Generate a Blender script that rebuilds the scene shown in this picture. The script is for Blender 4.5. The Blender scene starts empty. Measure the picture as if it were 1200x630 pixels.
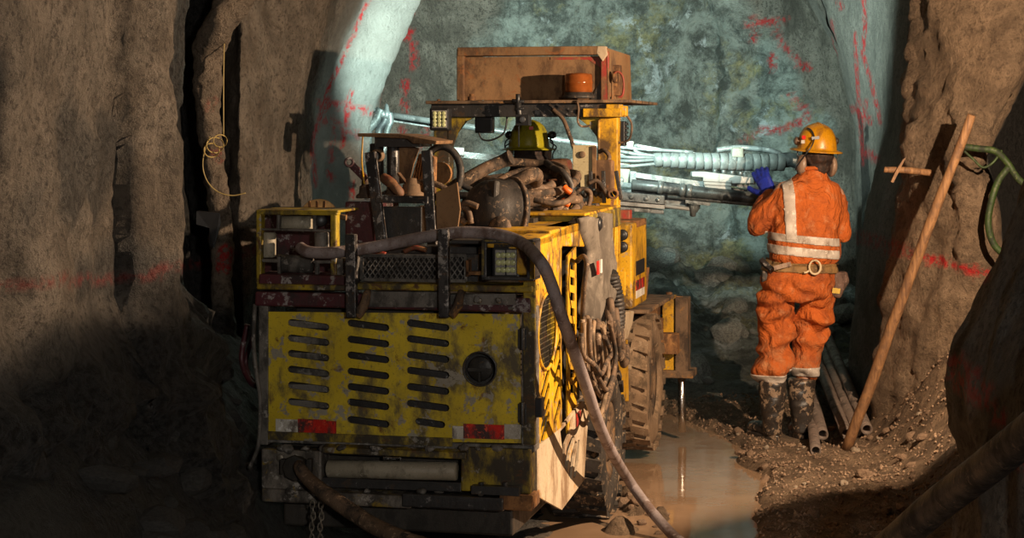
import bpy, bmesh, math, random
import numpy as np
from mathutils import Vector, Matrix, geometry

scene = bpy.context.scene
COL = scene.collection
F = 2200.0; CX = 600.0; HY = 150.0; CH = 1.84
R = math.radians

# ------------------------------------------------------------------ camera
cam_d = bpy.data.cameras.new('camera'); cam = bpy.data.objects.new('camera', cam_d)
COL.objects.link(cam); cam.location = (0, 0, CH); cam.rotation_euler = (R(90), 0, 0)
cam_d.sensor_width = 36; cam_d.lens = 36 * F / 1200; cam_d.shift_y = -(315 - HY) / 1200
cam_d.clip_start = .05; cam_d.clip_end = 100
scene.camera = cam

# ------------------------------------------------------------------ world, lights, exposure
wd = bpy.data.worlds.new('world'); scene.world = wd; wd.use_nodes = True
wd.node_tree.nodes['Background'].inputs[0].default_value = (.55, .62, .7, 1)
wd.node_tree.nodes['Background'].inputs[1].default_value = .35
vs = scene.view_settings
vs.view_transform = 'Standard'; vs.look = 'None'; vs.gamma = 1; vs.use_curve_mapping = False
vs.exposure = 0.0

def lamp(name, kind, loc, target, power, col, size=.1, cone=None, blend=.2, size_y=None):
    d = bpy.data.lights.new(name, kind); o = bpy.data.objects.new(name, d); COL.objects.link(o)
    d.energy = power; d.color = col
    o.location = loc
    o.rotation_euler = (Vector(target) - Vector(loc)).to_track_quat('-Z', 'Y').to_euler()
    if kind == 'AREA':
        d.size = size
        if size_y: d.shape = 'RECTANGLE'; d.size_y = size_y
    else:
        d.shadow_soft_size = size
    if kind == 'SPOT': d.spot_size = R(cone); d.spot_blend = blend
    return o
WARM = (1.0, .72, .47)
COOL = (.74, 1.0, .90)
lamp('side_drift_floodlight', 'SPOT', (2.5, 7.35, 2.2), (.45, 8.75, 1.4), 960, WARM, .02, 146, .1)
lamp('rear_work_lamp', 'SPOT', (.9, -1.2, 2.35), (.1, 9, 1.2), 520, (1.0, .92, .80), .12, 44, .4)
lamp('machine_front_lamp', 'SPOT', (.62, 10.45, 2.10), (1.6, 16, 3.6), 1750, COOL, .04, 86, .85)
lamp('machine_front_lamp', 'SPOT', (-.25, 10.75, 2.10), (-1.4, 16, 2.7), 520, COOL, .05, 62, .7)
lamp('machine_front_lamp', 'SPOT', (-.45, 10.9, 1.6), (-1.2, 14, 2.1), 8, COOL, .05, 110, .4)

# ------------------------------------------------------------------ helpers
def W(px, py, D):
    return Vector(((px - CX) / F * D, D, CH - (py - HY) / F * D))

def _hash(i, j, k, s):
    n = (i * 374761393 + j * 668265263 + k * 2147483647 + s * 974711) & 0xffffffff
    n = ((n ^ (n >> 13)) * 1274126177) & 0xffffffff
    n = ((n ^ (n >> 16)) * 2246822519) & 0xffffffff
    return ((n ^ (n >> 15)) & 0xffff) / 65535.0
def vnoise(P, s=0):
    P = np.asarray(P, dtype=float); I = np.floor(P).astype(np.int64); f = P - I
    f = f * f * (3 - 2 * f); r = 0
    for a in (0, 1):
        for b in (0, 1):
            for c in (0, 1):
                w = (f[:, 0] if a else 1 - f[:, 0]) * (f[:, 1] if b else 1 - f[:, 1]) * (f[:, 2] if c else 1 - f[:, 2])
                r = r + w * _hash(I[:, 0] + a, I[:, 1] + b, I[:, 2] + c, s)
    return r * 2 - 1
def fbm(P, sc, octv=4, s=0, gain=.5):
    P = np.asarray(P) * sc; r = 0; a = 1.0
    for o in range(octv):
        r = r + a * vnoise(P + 17.3 * o, s + o); P = P * 2.03; a *= gain
    return r
def ridged(P, sc, octv=4, s=0):
    P = np.asarray(P) * sc; r = 0; a = 1.0
    for o in range(octv):
        r = r + a * (1 - 2 * np.abs(vnoise(P + 9.1 * o, s + o))); P = P * 2.1; a *= .5
    return r
def sstep(x, a, b):
    t = np.clip((x - a) / (b - a), 0, 1); return t * t * (3 - 2 * t)

def tag(o, label=None, cat=None, group=None, kind=None):
    if label: o['label'] = label
    if cat: o['category'] = cat
    if group: o['group'] = group
    if kind: o['kind'] = kind
    return o
def empty(name, loc=(0, 0, 0), rz=0, parent=None):
    o = bpy.data.objects.new(name, None); COL.objects.link(o); o.location = loc; o.rotation_euler = (0, 0, rz)
    o.empty_display_size = .1
    if parent: o.parent = parent
    return o

class MB:
    def __init__(s): s.v = []; s.f = []; s.sm = []; s.mi = []
    def add(s, vs_, fs, smooth=False, mi=0):
        b = len(s.v); s.v += [tuple(v) for v in vs_]; s.f += [tuple(b + i for i in f) for f in fs]
        s.sm += [smooth] * len(fs); s.mi += [mi] * len(fs); return s
    def box(s, a, b, mi=0):
        x0, y0, z0 = [min(a[i], b[i]) for i in range(3)]; x1, y1, z1 = [max(a[i], b[i]) for i in range(3)]
        v = [(x0,y0,z0),(x1,y0,z0),(x1,y1,z0),(x0,y1,z0),(x0,y0,z1),(x1,y0,z1),(x1,y1,z1),(x0,y1,z1)]
        return s.add(v, [(0,3,2,1),(4,5,6,7),(0,1,5,4),(1,2,6,5),(2,3,7,6),(3,0,4,7)], False, mi)
    def prism(s, pts, off, mi=0):
        pts = [Vector(p) for p in pts]; off = Vector(off); n = len(pts)
        nn = sum(((pts[i] - pts[0]).cross(pts[(i + 1) % n] - pts[0]) for i in range(n)), Vector())
        if nn.dot(off) > 0: pts = pts[::-1]
        return s.add(pts + [p + off for p in pts], [tuple(range(n)), tuple(range(2 * n - 1, n - 1, -1))] +
                     [(i, i + n, (i + 1) % n + n, (i + 1) % n) for i in range(n)], False, mi)
    def bar(s, p0, p1, w, h, up=(0, 0, 1), mi=0):
        p0 = Vector(p0); p1 = Vector(p1); d = (p1 - p0).normalized(); up = Vector(up)
        x = d.cross(up)
        if x.length < 1e-4: x = d.cross(Vector((1, 0, 0)))
        x.normalize(); z = x.cross(d)
        q = [p0 + x * (a * w / 2) + z * (b * h / 2) for a, b in ((-1,-1),(1,-1),(1,1),(-1,1))]
        return s.prism(q, p1 - p0, mi)
    def tube(s, pts, r, n=10, sm=True, closed=False, sub=6, mi=0, hollow=None):
        pts = [Vector(p) for p in pts]
        rr = r if isinstance(r, (list, tuple)) else [r] * len(pts)
        if sm and len(pts) > 2:
            out = []; ro = []; m = len(pts)
            rng = range(m) if closed else range(m - 1)
            for i in rng:
                if closed: p = [pts[(i + k) % m] for k in (-1, 0, 1, 2)]
                else: p = [pts[max(i - 1, 0)], pts[i], pts[i + 1], pts[min(i + 2, m - 1)]]
                for k in range(sub):
                    t = k / sub
                    out.append(.5 * ((2 * p[1]) + (p[2] - p[0]) * t + (2*p[0] - 5*p[1] + 4*p[2] - p[3]) * t*t + (3*p[1] - p[0] - 3*p[2] + p[3]) * t*t*t))
                    ro.append(rr[i] * (1 - t) + rr[(i + 1) % m] * t)
            if not closed: out.append(pts[-1]); ro.append(rr[-1])
            pts, rr = out, ro
        m = len(pts); verts = []; faces = []; up = None
        for i in range(m):
            if closed: d = pts[(i + 1) % m] - pts[i - 1]
            else: d = pts[min(i + 1, m - 1)] - pts[max(i - 1, 0)]
            d.normalize()
            if up is None:
                up = d.orthogonal().normalized()
            up = (up - d * up.dot(d)).normalized(); x = d.cross(up)
            for k in range(n):
                a = 2 * math.pi * k / n; verts.append(pts[i] + (up * math.cos(a) + x * math.sin(a)) * rr[i])
        rings = m if closed else m - 1
        for i in range(rings):
            j = (i + 1) % m
            for k in range(n):
                faces.append((i*n + k, i*n + (k+1) % n, j*n + (k+1) % n, j*n + k))
        s.add(verts, faces, True, mi)
        if not closed:
            b = len(s.v) - len(verts)
            s.f += [tuple(b + k for k in range(n - 1, -1, -1)), tuple(b + (m-1)*n + k for k in range(n))]
            s.sm += [False] * 2; s.mi += [mi] * 2
        return s
    def lathe(s, prof, org, axis, n=20, sm=True, mi=0, arc=None):
        """prof: (radius, height) list along the axis"""
        org = Vector(org); a = Vector(axis).normalized(); x = a.orthogonal().normalized(); y = a.cross(x)
        vs_ = []; fs = []
        for r, h in prof:
            for k in range(n):
                t = 2 * math.pi * k / n; vs_.append(org + a * h + (x * math.cos(t) + y * math.sin(t)) * max(r, 1e-4))
        for i in range(len(prof) - 1):
            for k in range(n): fs.append((i*n + k, i*n + (k+1) % n, (i+1)*n + (k+1) % n, (i+1)*n + k))
        fs.append(tuple(range(n - 1, -1, -1))); fs.append(tuple((len(prof)-1)*n + k for k in range(n)))
        return s.add(vs_, fs, sm, mi)
    def cyl(s, p0, p1, r, n=16, mi=0):
        p0 = Vector(p0); p1 = Vector(p1); L = (p1 - p0).length
        e = min(r * .15, L * .2)
        return s.lathe([(r - e, 0), (r, e), (r, L - e), (r - e, L)], p0, p1 - p0, n, True, mi)
    def pipe(s, p0, p1, r, ri, n=16, mi=0):
        p0 = Vector(p0); p1 = Vector(p1); L = (p1 - p0).length; d = (p1 - p0) / L
        x = d.orthogonal().normalized(); y = d.cross(x); vs_ = []; fs = []
        for rr, h in ((r, 0), (r, L), (ri, L), (ri, 0)):
            for k in range(n):
                t = 2*math.pi*k/n; vs_.append(p0 + d*h + (x*math.cos(t) + y*math.sin(t))*rr)
        for i in range(4):
            for k in range(n): fs.append((i*n+k, i*n+(k+1) % n, ((i+1) % 4)*n+(k+1) % n, ((i+1) % 4)*n+k))
        return s.add(vs_, fs, True, mi)
    def capsule(s, p0, p1, r0, r1, n=14):
        p0 = Vector(p0); p1 = Vector(p1); L = (p1 - p0).length
        pr = [(r0 * math.sin(a), -r0 * math.cos(a)) for a in (0.05, .4, .8, 1.2)] + [(r0, 0), (r1, L)] + \
             [(r1 * math.cos(a), L + r1 * math.sin(a)) for a in (.4, .8, 1.2, 1.52)]
        ax = (p1 - p0) if L > 1e-5 else Vector((0, 0, 1))
        return s.lathe(pr, p0, ax, n)
    def ellipsoid(s, c, rx, ry, rz, M=None, n=20):
        c = Vector(c); b = len(s.v); m = 12
        s.lathe([(math.sin(math.pi*i/m), -math.cos(math.pi*i/m)) for i in range(m + 1)], (0,0,0), (0,0,1), n)
        for i in range(b, len(s.v)):
            v = s.v[i]; p = Vector((v[0]*rx, v[1]*ry, v[2]*rz))
            if M: p = M @ p
            s.v[i] = tuple(c + p)
        return s
    def build(s, name, mat, parent=None, bevel=0, warp=0, wsc=8):
        if warp:
            P = np.array(s.v); 
            d = np.stack([fbm(P, wsc, 3, k) for k in (1, 5, 9)], 1) * warp
            s.v = [tuple(p) for p in P + d]
        me = bpy.data.meshes.new(name); me.from_pydata(s.v, [], s.f)
        bm = bmesh.new(); bm.from_mesh(me); bmesh.ops.recalc_face_normals(bm, faces=bm.faces); bm.to_mesh(me); bm.free()
        me.polygons.foreach_set('use_smooth', s.sm); me.polygons.foreach_set('material_index', s.mi)
        for m in (mat if isinstance(mat, (list, tuple)) else [mat]): me.materials.append(m)
        me.update()
        o = bpy.data.objects.new(name, me); COL.objects.link(o)
        if parent: o.parent = parent
        if bevel:
            b = o.modifiers.new('b', 'BEVEL'); b.width = bevel; b.segments = 2; b.limit_method = 'ANGLE'; b.angle_limit = R(40)
        return o

def slot(x, y, hw, hh, ang=0, n=4):
    """rounded slot outline in 2-D"""
    pts = []
    for s_ in (1, -1):
        for k in range(n + 1):
            a = -math.pi/2 + math.pi*k/n
            if s_ < 0: a += math.pi
            pts.append(((hw - hh) * s_ + hh*math.cos(a), hh*math.sin(a)))
    c, s_ = math.cos(ang), math.sin(ang)
    return [(x + a*c - b*s_, y + a*s_ + b*c) for a, b in pts]
def circ(x, y, rx, ry=None, n=20):
    ry = ry or rx
    return [(x + rx*math.cos(2*math.pi*k/n), y + ry*math.sin(2*math.pi*k/n)) for k in range(n)]
def cutplate(mb, outer, holes, f3, thick, mi=0):
    """flat sheet with real holes; f3 maps 2-D to 3-D, thick is a 3-D offset"""
    vs2 = []; faces = []
    for lp in [outer] + holes:
        if sum(lp[i-1][0]*lp[i][1] - lp[i][0]*lp[i-1][1] for i in range(len(lp))) < 0: lp = lp[::-1]
        b = len(vs2); vs2 += [Vector(p) for p in lp]; faces.append(list(range(b, b + len(lp))))
    r = geometry.delaunay_2d_cdt(vs2, [], faces, 1, 1e-7)
    ov, of, orig = r[0], r[2], r[5]
    keep = [f for f, o in zip(of, orig) if o and all(k == 0 for k in o)]
    if not keep: keep = [f for f, o in zip(of, orig) if len(o) <= 1]
    P = [Vector(f3(v[0], v[1])) for v in ov]; off = Vector(thick); n = len(P)
    fs = [tuple(f) for f in keep] + [tuple(i + n for i in reversed(f)) for f in keep]
    ec = {}
    for f in keep:
        for i in range(len(f)):
            e = (f[i], f[(i+1) % len(f)]); ec[frozenset(e)] = None if frozenset(e) in ec else e
    for e in ec.values():
        if e: fs.append((e[0], e[0] + n, e[1] + n, e[1]))
    return mb.add(P + [p + off for p in P], fs, False, mi)

# ------------------------------------------------------------------ materials
class NT:
    def __init__(s, name):
        s.m = bpy.data.materials.new(name); s.m.use_nodes = True; s.t = s.m.node_tree; s.N = s.t.nodes; s.L = s.t.links
        s.b = s.N['Principled BSDF']; s.tc = s.N.new('ShaderNodeTexCoord')
    def n(s, t, **k):
        x = s.N.new(t)
        for a, b in k.items(): setattr(x, a, b)
        return x
    def link(s, a, b): s.L.new(a, b)
    def noise(s, sc, det=5, rough=.6, dist=0, vec=None, off=0, kind='FBM'):
        x = s.n('ShaderNodeTexNoise'); x.inputs['Scale'].default_value = sc; x.inputs['Detail'].default_value = det
        x.inputs['Roughness'].default_value = rough; x.inputs['Distortion'].default_value = dist
        if vec is None: vec = s.tc.outputs['Object']
        if off:
            mp = s.n('ShaderNodeMapping'); mp.inputs['Location'].default_value = (off, off*.7, -off*1.3); s.link(vec, mp.inputs[0]); vec = mp.outputs[0]
        s.link(vec, x.inputs['Vector']); return x.outputs['Fac']
    def scaled(s, v):
        mp = s.n('ShaderNodeMapping'); mp.inputs['Scale'].default_value = v; s.link(s.tc.outputs['Object'], mp.inputs[0]); return mp.outputs[0]
    def ramp(s, fac, a, b):
        x = s.n('ShaderNodeMapRange'); x.interpolation_type = 'SMOOTHSTEP'
        x.inputs['From Min'].default_value = a; x.inputs['From Max'].default_value = b; s.link(fac, x.inputs['Value']); return x.outputs[0]
    def mix(s, fac, a, b, mode='MIX'):
        x = s.n('ShaderNodeMix', data_type='RGBA', blend_type=mode)
        for v, i in ((fac, 0), (a, 6), (b, 7)):
            if isinstance(v, (int, float)): x.inputs[i].default_value = v
            elif isinstance(v, (tuple, list)): x.inputs[i].default_value = (*v, 1)
            else: s.link(v, x.inputs[i])
        return x.outputs[2]
    def math(s, op, a, b=None, clamp=False):
        x = s.n('ShaderNodeMath', operation=op, use_clamp=clamp)
        for i, v in enumerate((a, b)):
            if v is None: continue
            if isinstance(v, (int, float)): x.inputs[i].default_value = v
            else: s.link(v, x.inputs[i])
        return x.outputs[0]
    def attr(s, name):
        x = s.n('ShaderNodeAttribute', attribute_name=name); return x.outputs['Fac']
    def bump(s, h, strength=.5, dist=.01):
        x = s.n('ShaderNodeBump'); x.inputs['Strength'].default_value = strength; x.inputs['Distance'].default_value = dist
        s.link(h, x.inputs['Height']); s.link(x.outputs[0], s.b.inputs['Normal']); return x
    def set(s, **k):
        for a, v in k.items():
            i = s.b.inputs[a.replace('_', ' ')]
            if isinstance(v, (int, float)): i.default_value = v
            elif isinstance(v, tuple): i.default_value = (*v, 1)
            else: s.link(v, i)

def dirty(name, base, dirt=(.035,.028,.022), amt=.5, rust=None, ramt=.35, chip=None, camt=.3, sc=7, rough=.55, metal=0, bump=.4, spec=.4):
    t = NT(name)
    n1 = t.noise(sc, 8, .68, .2, vec=t.scaled((1.1, 1.1, .6)))
    k = .5 + (.5 - amt) * .32
    c = t.mix(t.ramp(n1, k - .07, k + .10), base, dirt)
    if chip:
        n3 = t.noise(sc * 2.6, 7, .7, .2, off=7); kc = .5 + (.5 - camt) * .35
        c = t.mix(t.ramp(n3, kc, kc + .05), c, chip)
    if rust:
        n2 = t.noise(sc * 1.7, 7, .7, .8, off=3); kr = .5 + (.5 - ramt) * .35
        c = t.mix(t.ramp(n2, kr - .02, kr + .10), c, rust)
    sp = t.noise(sc * 14, 4, .7, off=11)
    c = t.mix(t.math('MULTIPLY', t.ramp(sp, .56, .68), .55), c, tuple(d * .7 for d in dirt))
    vv = t.ramp(t.noise(sc * .45, 3, .5, off=5), .3, .7)
    c = t.mix(vv, t.mix(1.0, c, (.72, .70, .68), 'MULTIPLY'), c)
    t.set(Base_Color=c, Metallic=metal, Specular_IOR_Level=spec)
    t.set(Roughness=t.math('ADD', t.math('MULTIPLY', t.ramp(n1, .35, .65), .25), rough - .1, True))
    t.bump(t.math('ADD', t.math('MULTIPLY', n1, .6), t.math('MULTIPLY', t.noise(sc*9, 4, .7), .5)), bump, .006)
    return t.m
Y_ = (.62, .39, .015)
MT = {}
MT['yellow_door'] = dirty('yellow_door', (.66,.49,.03), (.10,.08,.045), .38, (.16,.06,.015), .25, (.33,.30,.24), .36, sc=5, rough=.45)
MT['yellow'] = dirty('yellow', (.66,.36,.015), (.10,.055,.02), .40, (.13,.045,.012), .30, (.40,.30,.18), .22, sc=7, rough=.45)
MT['yellow_dark'] = dirty('yellow_dark', (.42,.30,.02), (.045,.035,.022), .62, (.10,.045,.015), .35, (.25,.23,.2), .25, sc=6)
MT['cream_mud'] = dirty('cream_mud', (.50,.40,.28), (.22,.14,.08), .40, (.40,.20,.03), .22, sc=5, rough=.8)
MT['black_steel'] = dirty('black_steel', (.035,.032,.032), (.012,.011,.01), .45, (.07,.04,.02), .25, (.20,.19,.19), .22, sc=9, rough=.4, spec=.6)
MT['worn_post'] = dirty('worn_post', (.06,.055,.055), (.015,.012,.012), .5, (.09,.05,.025), .3, (.33,.31,.30), .38, sc=12, rough=.4, metal=.2)
MT['maroon'] = dirty('maroon', (.085,.022,.028), (.03,.018,.018), .45, None, 0, (.30,.27,.27), .33, sc=8, rough=.45)
MT['grey_muck'] = dirty('grey_muck', (.17,.155,.14), (.05,.045,.04), .5, None, 0, (.27,.25,.23), .3, sc=9, rough=.6)
MT['bumper'] = dirty('bumper', (.20,.175,.15), (.05,.042,.035), .50, (.30,.20,.02), .30, (.36,.33,.30), .3, sc=9, rough=.45)
MT['rust'] = dirty('rust', (.30,.14,.05), (.10,.05,.025), .5, (.38,.19,.07), .4, sc=7, rough=.8)
MT['rust_plate'] = dirty('rust_plate', (.25,.14,.065), (.10,.055,.03), .45, (.25,.10,.035), .3, sc=6, rough=.8)
MT['red_edge'] = dirty('red_edge', (.30,.035,.025), (.16,.08,.04), .62, (.28,.13,.05), .35, sc=9, rough=.6)
MT['mud_steel'] = dirty('mud_steel', (.19,.12,.07), (.06,.042,.03), .5, (.33,.17,.06), .3, sc=10, rough=.8)
MT['beige'] = dirty('beige', (.50,.43,.26), (.18,.13,.07), .35, (.25,.13,.04), .2, sc=7, rough=.7)
MT['roll_bar'] = dirty('roll_bar', (.36,.32,.245), (.16,.14,.10), .25, None, 0, (.48,.44,.36), .2, sc=12, rough=.5)
MT['rubber_mud'] = dirty('rubber_mud', (.14,.088,.055), (.035,.026,.02), .48, None, 0, (.30,.20,.125), .3, sc=14, rough=.75)
MT['rubber_dark'] = dirty('rubber_dark', (.045,.038,.034), (.015,.013,.012), .45, None, 0, (.14,.10,.07), .28, sc=12, rough=.55)
MT['hose_lilac'] = dirty('hose_lilac', (.30,.25,.25), (.15,.10,.085), .38, None, 0, (.40,.35,.35), .25, sc=10, rough=.6)
MT['tyre'] = dirty('tyre', (.05,.042,.036), (.02,.017,.015), .4, None, 0, (.28,.20,.13), .35, sc=9, rough=.7)
MT['tyre_mud'] = dirty('tyre_mud', (.27,.18,.11), (.10,.07,.045), .42, None, 0, (.36,.26,.17), .3, sc=9, rough=.85)
MT['cloth_grey'] = dirty('cloth_grey', (.15,.125,.10), (.08,.065,.052), .42, None, 0, (.21,.175,.14), .25, sc=5, rough=.9, bump=.25)
MT['wood'] = None
MT['silver'] = dirty('silver', (.17,.19,.195), (.06,.07,.07), .38, None, 0, (.30,.32,.32), .3, sc=9, rough=.35, metal=.35)
MT['silver_bright'] = dirty('silver_bright', (.38,.40,.40), (.20,.215,.215), .25, None, 0, None, 0, sc=12, rough=.4, metal=.1)
MT['silver_dark'] = dirty('silver_dark', (.13,.15,.155), (.04,.045,.05), .45, None, 0, (.24,.27,.27), .25, sc=9, rough=.4, metal=.3)
MT['wrap'] = dirty('wrap', (.13,.145,.145), (.065,.075,.075), .38, None, 0, (.20,.215,.21), .25, sc=12, rough=.55)
MT['pale'] = dirty('pale', (.26,.27,.23), (.15,.155,.13), .35, None, 0, None, 0, sc=7, rough=.7)
MT['chrome'] = dirty('chrome', (.75,.74,.72), (.35,.32,.28), .2, None, 0, None, 0, sc=12, rough=.18, metal=1, bump=.05)
MT['engine'] = dirty('engine', (.045,.038,.032), (.02,.017,.014), .5, (.14,.08,.02), .12, None, 0, sc=11, rough=.5)
MT['orange_cloth'] = None
def simple(name, col, rough=.5, metal=0, emit=None, es=1, trans=0, bump=0):
    t = NT(name); t.set(Base_Color=col, Roughness=rough, Metallic=metal)
    if emit: t.set(Emission_Color=emit, Emission_Strength=es)
    if trans: t.set(Transmission_Weight=trans)
    if bump:
        t.bump(t.noise(40, 5, .6), bump, .004)
    n1 = t.noise(18, 5, .6)
    t.set(Base_Color=t.mix(t.ramp(n1, .3, .75), col, tuple(c * .62 for c in col)))
    return t.m
MT['black'] = simple('black_plastic', (.018,.018,.02), .4)
MT['lens_led'] = simple('led_lens', (.52,.50,.40), .15)
MT['led_dot'] = simple('led_dot', (.55,.58,.30), .2)
MT['led_plate'] = simple('led_plate', (.30,.29,.27), .3)
MT['amber'] = simple('amber_lens', (.24,.065,.014), .12)
MT['orange_pale'] = simple('orange_disc', (.85,.50,.20), .6)
MT['red_tag'] = simple('red_tag', (.75,.03,.02), .5)
MT['red_refl'] = dirty('red_reflector', (.68,.035,.025), (.07,.03,.028), .55, None, 0, (.85,.10,.05), .3, sc=14, rough=.3)
MT['white_refl'] = dirty('white_reflector', (.55,.52,.46), (.16,.13,.11), .42, None, 0, (.75,.73,.7), .3, sc=16, rough=.3)
MT['white'] = dirty('white_paint', (.70,.66,.60), (.3,.25,.2), .3, None, 0, None, 0, sc=12, rough=.5)
MT['blue'] = simple('blue_dot', (.03,.03,.25), .4)
MT['blue_glove'] = dirty('blue_glove', (.02,.04,.42), (.015,.02,.16), .35, None, 0, None, 0, sc=30, rough=.45)
MT['skin'] = dirty('skin', (.45,.24,.16), (.30,.15,.10), .4, None, 0, None, 0, sc=20, rough=.5, bump=.15)
MT['hair'] = dirty('dark_hair', (.05,.025,.016), (.02,.012,.01), .5, None, 0, None, 0, sc=60, rough=.6, bump=.8)
MT['helmet'] = dirty('yellow_hard_hat', (.66,.30,.008), (.30,.13,.015), .26, None, 0, (.72,.40,.04), .2, sc=12, rough=.28, bump=.15, spec=.5)
MT['helmet_b'] = dirty('yellow_green_hard_hat', (.32,.28,.015), (.14,.12,.02), .26, None, 0, None, 0, sc=14, rough=.35, bump=.15)
MT['muff'] = dirty('ear_muff', (.30,.20,.14), (.12,.07,.05), .4, None, 0, None, 0, sc=20, rough=.4)
MT['belt'] = dirty('leather_belt', (.30,.17,.06), (.14,.08,.035), .4, None, 0, (.42,.28,.12), .25, sc=14, rough=.7)
MT['cream_plastic'] = dirty('cream_plastic', (.60,.47,.30), (.35,.24,.13), .3, None, 0, None, 0, sc=20, rough=.5)
MT['boot'] = dirty('muddy_boot', (.035,.028,.024), (.02,.016,.014), .4, None, 0, (.27,.19,.13), .46, sc=9, rough=.35, spec=.6)
MT['tape'] = dirty('grey_reflective_tape', (.55,.48,.42), (.32,.25,.20), .34, None, 0, (.8,.72,.64), .3, sc=16, rough=.5, bump=.2)
MT['green_hose'] = dirty('green_hose', (.025,.05,.01), (.012,.018,.008), .4, None, 0, (.07,.09,.03), .3, sc=14, rough=.6)
MT['pouch'] = dirty('brown_pouch', (.12,.065,.045), (.05,.03,.022), .4, None, 0, (.22,.14,.11), .25, sc=22, rough=.7)
MT['yellow_clean'] = simple('yellow_label', (.65,.42,.03), .5)
MT['wire'] = simple('straw_wire', (.45,.33,.12), .5)
MT['steel_pipe'] = dirty('steel_pipe', (.17,.13,.11), (.08,.06,.05), .4, None, 0, (.27,.2,.16), .3, sc=9, rough=.55, metal=.1)
MT['chain'] = dirty('chain_steel', (.24,.21,.17), (.08,.07,.06), .4, None, 0, None, 0, sc=30, rough=.45, metal=.5)

def wood_mat():
    t = NT('wood_mat'); v = t.scaled((9, 9, 1.2))
    n1 = t.noise(4, 8, .7, 1.2, vec=v); n2 = t.noise(9, 5, .6)
    c = t.mix(t.ramp(n1, .3, .7), (.30,.155,.065), (.10,.045,.02))
    c = t.mix(t.math('MULTIPLY', t.ramp(n2, .5, .65), .6), c, (.09,.05,.03))
    t.set(Base_Color=c, Roughness=.7); t.bump(n1, .6, .006); return t.m
MT['wood'] = wood_mat()
def cloth_mat():
    t = NT('orange_cloth')
    n1 = t.noise(6, 7, .65, .5); n2 = t.noise(14, 6, .7, .3, off=4)
    c = t.mix(t.ramp(n1, .42, .72), (.50,.115,.022), (.24,.06,.02))
    c = t.mix(t.math('MULTIPLY', t.ramp(n2, .52, .72), .5), c, (.62,.30,.14))
    zs = t.n('ShaderNodeSeparateXYZ'); t.link(t.tc.outputs['Object'], zs.inputs[0])
    low = t.math('MULTIPLY', t.ramp(zs.outputs['Z'], .75, .3), t.ramp(n2, .38, .6))
    c = t.mix(t.math('MULTIPLY', low, .6), c, (.38,.18,.08))
    t.set(Base_Color=c, Roughness=.85, Specular_IOR_Level=.2)
    fold = t.noise(1, 4, .55, 1.6, vec=t.scaled((8, 8, 4.5)), off=2)
    t.bump(t.math('ADD', fold, t.math('MULTIPLY', t.noise(120, 3, .6), .12)), .9, .06)
    return t.m
MT['orange_cloth'] = cloth_mat()
def dark_cloth():
    return dirty('dark_cloth', (.05,.035,.03), (.02,.015,.013), .5, None, 0, None, 0, sc=12, rough=.9)
MT['dark_cloth'] = dark_cloth()

def rock_mat(name):
    """sprayed concrete / bare rock / muck and painted shade, steered by mesh attributes rocky, wet, paint"""
    t = NT(name)
    big = t.noise(.9, 5, .6, .5); mid = t.noise(5.5, 8, .72, .1, off=3); fine = t.noise(38, 6, .75, off=8); grit = t.noise(130, 3, .8)
    c = t.mix(t.ramp(mid, .35, .66), (.27,.24,.205), (.135,.12,.10))
    c = t.mix(t.ramp(big, .42, .62), c, t.mix(.5, c, (.30,.275,.24)))
    c = t.mix(t.math('MULTIPLY', t.ramp(fine, .50, .60), .75), c, (.05,.045,.04))
    c = t.mix(t.math('MULTIPLY', t.ramp(grit, .58, .68), .55), c, (.46,.42,.37))
    # patchy stain
    st = t.noise(1.7, 8, .72, .15, off=21)
    c = t.mix(t.math('MULTIPLY', t.ramp(st, .48, .60), .65), c, (.07,.062,.052))
    # bare rock face
    r1 = t.noise(3.6, 12, .78, .0, off=2); r2 = t.noise(1.7, 10, .76, .15, off=9); r3 = t.noise(11, 10, .8, .0, off=5)
    rc = t.mix(t.ramp(r1, .40, .60), (.085,.095,.088), (.33,.37,.345))
    rc = t.mix(t.ramp(r2, .50, .62), rc, t.mix(t.ramp(r3, .35, .6), (.40,.37,.20), (.17,.165,.10)))
    rc = t.mix(t.math('MULTIPLY', t.ramp(r3, .53, .66), .75), rc, (.04,.045,.045))
    rc = t.mix(t.ramp(t.noise(2.1, 9, .74, .3, off=31), .57, .64), rc, (.50,.55,.57))
    c = t.mix(t.attr('rocky'), c, rc)
    # light band of fresh spray
    c = t.mix(t.attr('pale'), c, t.mix(t.ramp(mid, .3, .7), (.30,.295,.275), (.22,.215,.20)))
    # black coat: real muck, and painted shade where the walls lie dark
    muck_shade_c = t.mix(t.ramp(fine, .4, .65), (.060,.058,.056), (.013,.0125,.012))
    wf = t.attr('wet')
    c = t.mix(wf, c, muck_shade_c)
    # brown mud
    bc = t.mix(t.ramp(mid, .3, .65), (.36,.245,.155), (.15,.098,.06))
    bc = t.mix(t.math('MULTIPLY', t.ramp(fine, .5, .66), .6), bc, (.05,.032,.022))
    c = t.mix(t.math('MULTIPLY', t.attr('mud'), t.math('SUBTRACT', 1.0, wf)), c, bc)
    pf = t.math('MULTIPLY', t.attr('paint'), t.ramp(t.noise(22, 5, .7, off=6), .40, .58))
    c = t.mix(pf, c, (.55,.015,.02))
    t.set(Base_Color=c)
    t.set(Roughness=t.math('SUBTRACT', .88, t.math('MULTIPLY', wf, .38)), Specular_IOR_Level=.35)
    h = t.math('ADD', t.math('MULTIPLY', mid, .5), t.math('ADD', t.math('MULTIPLY', fine, .35), t.math('MULTIPLY', grit, .12)))
    t.bump(h, 1.0, .13)
    return t.m
MT['rock'] = rock_mat('mine_rock')
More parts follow.
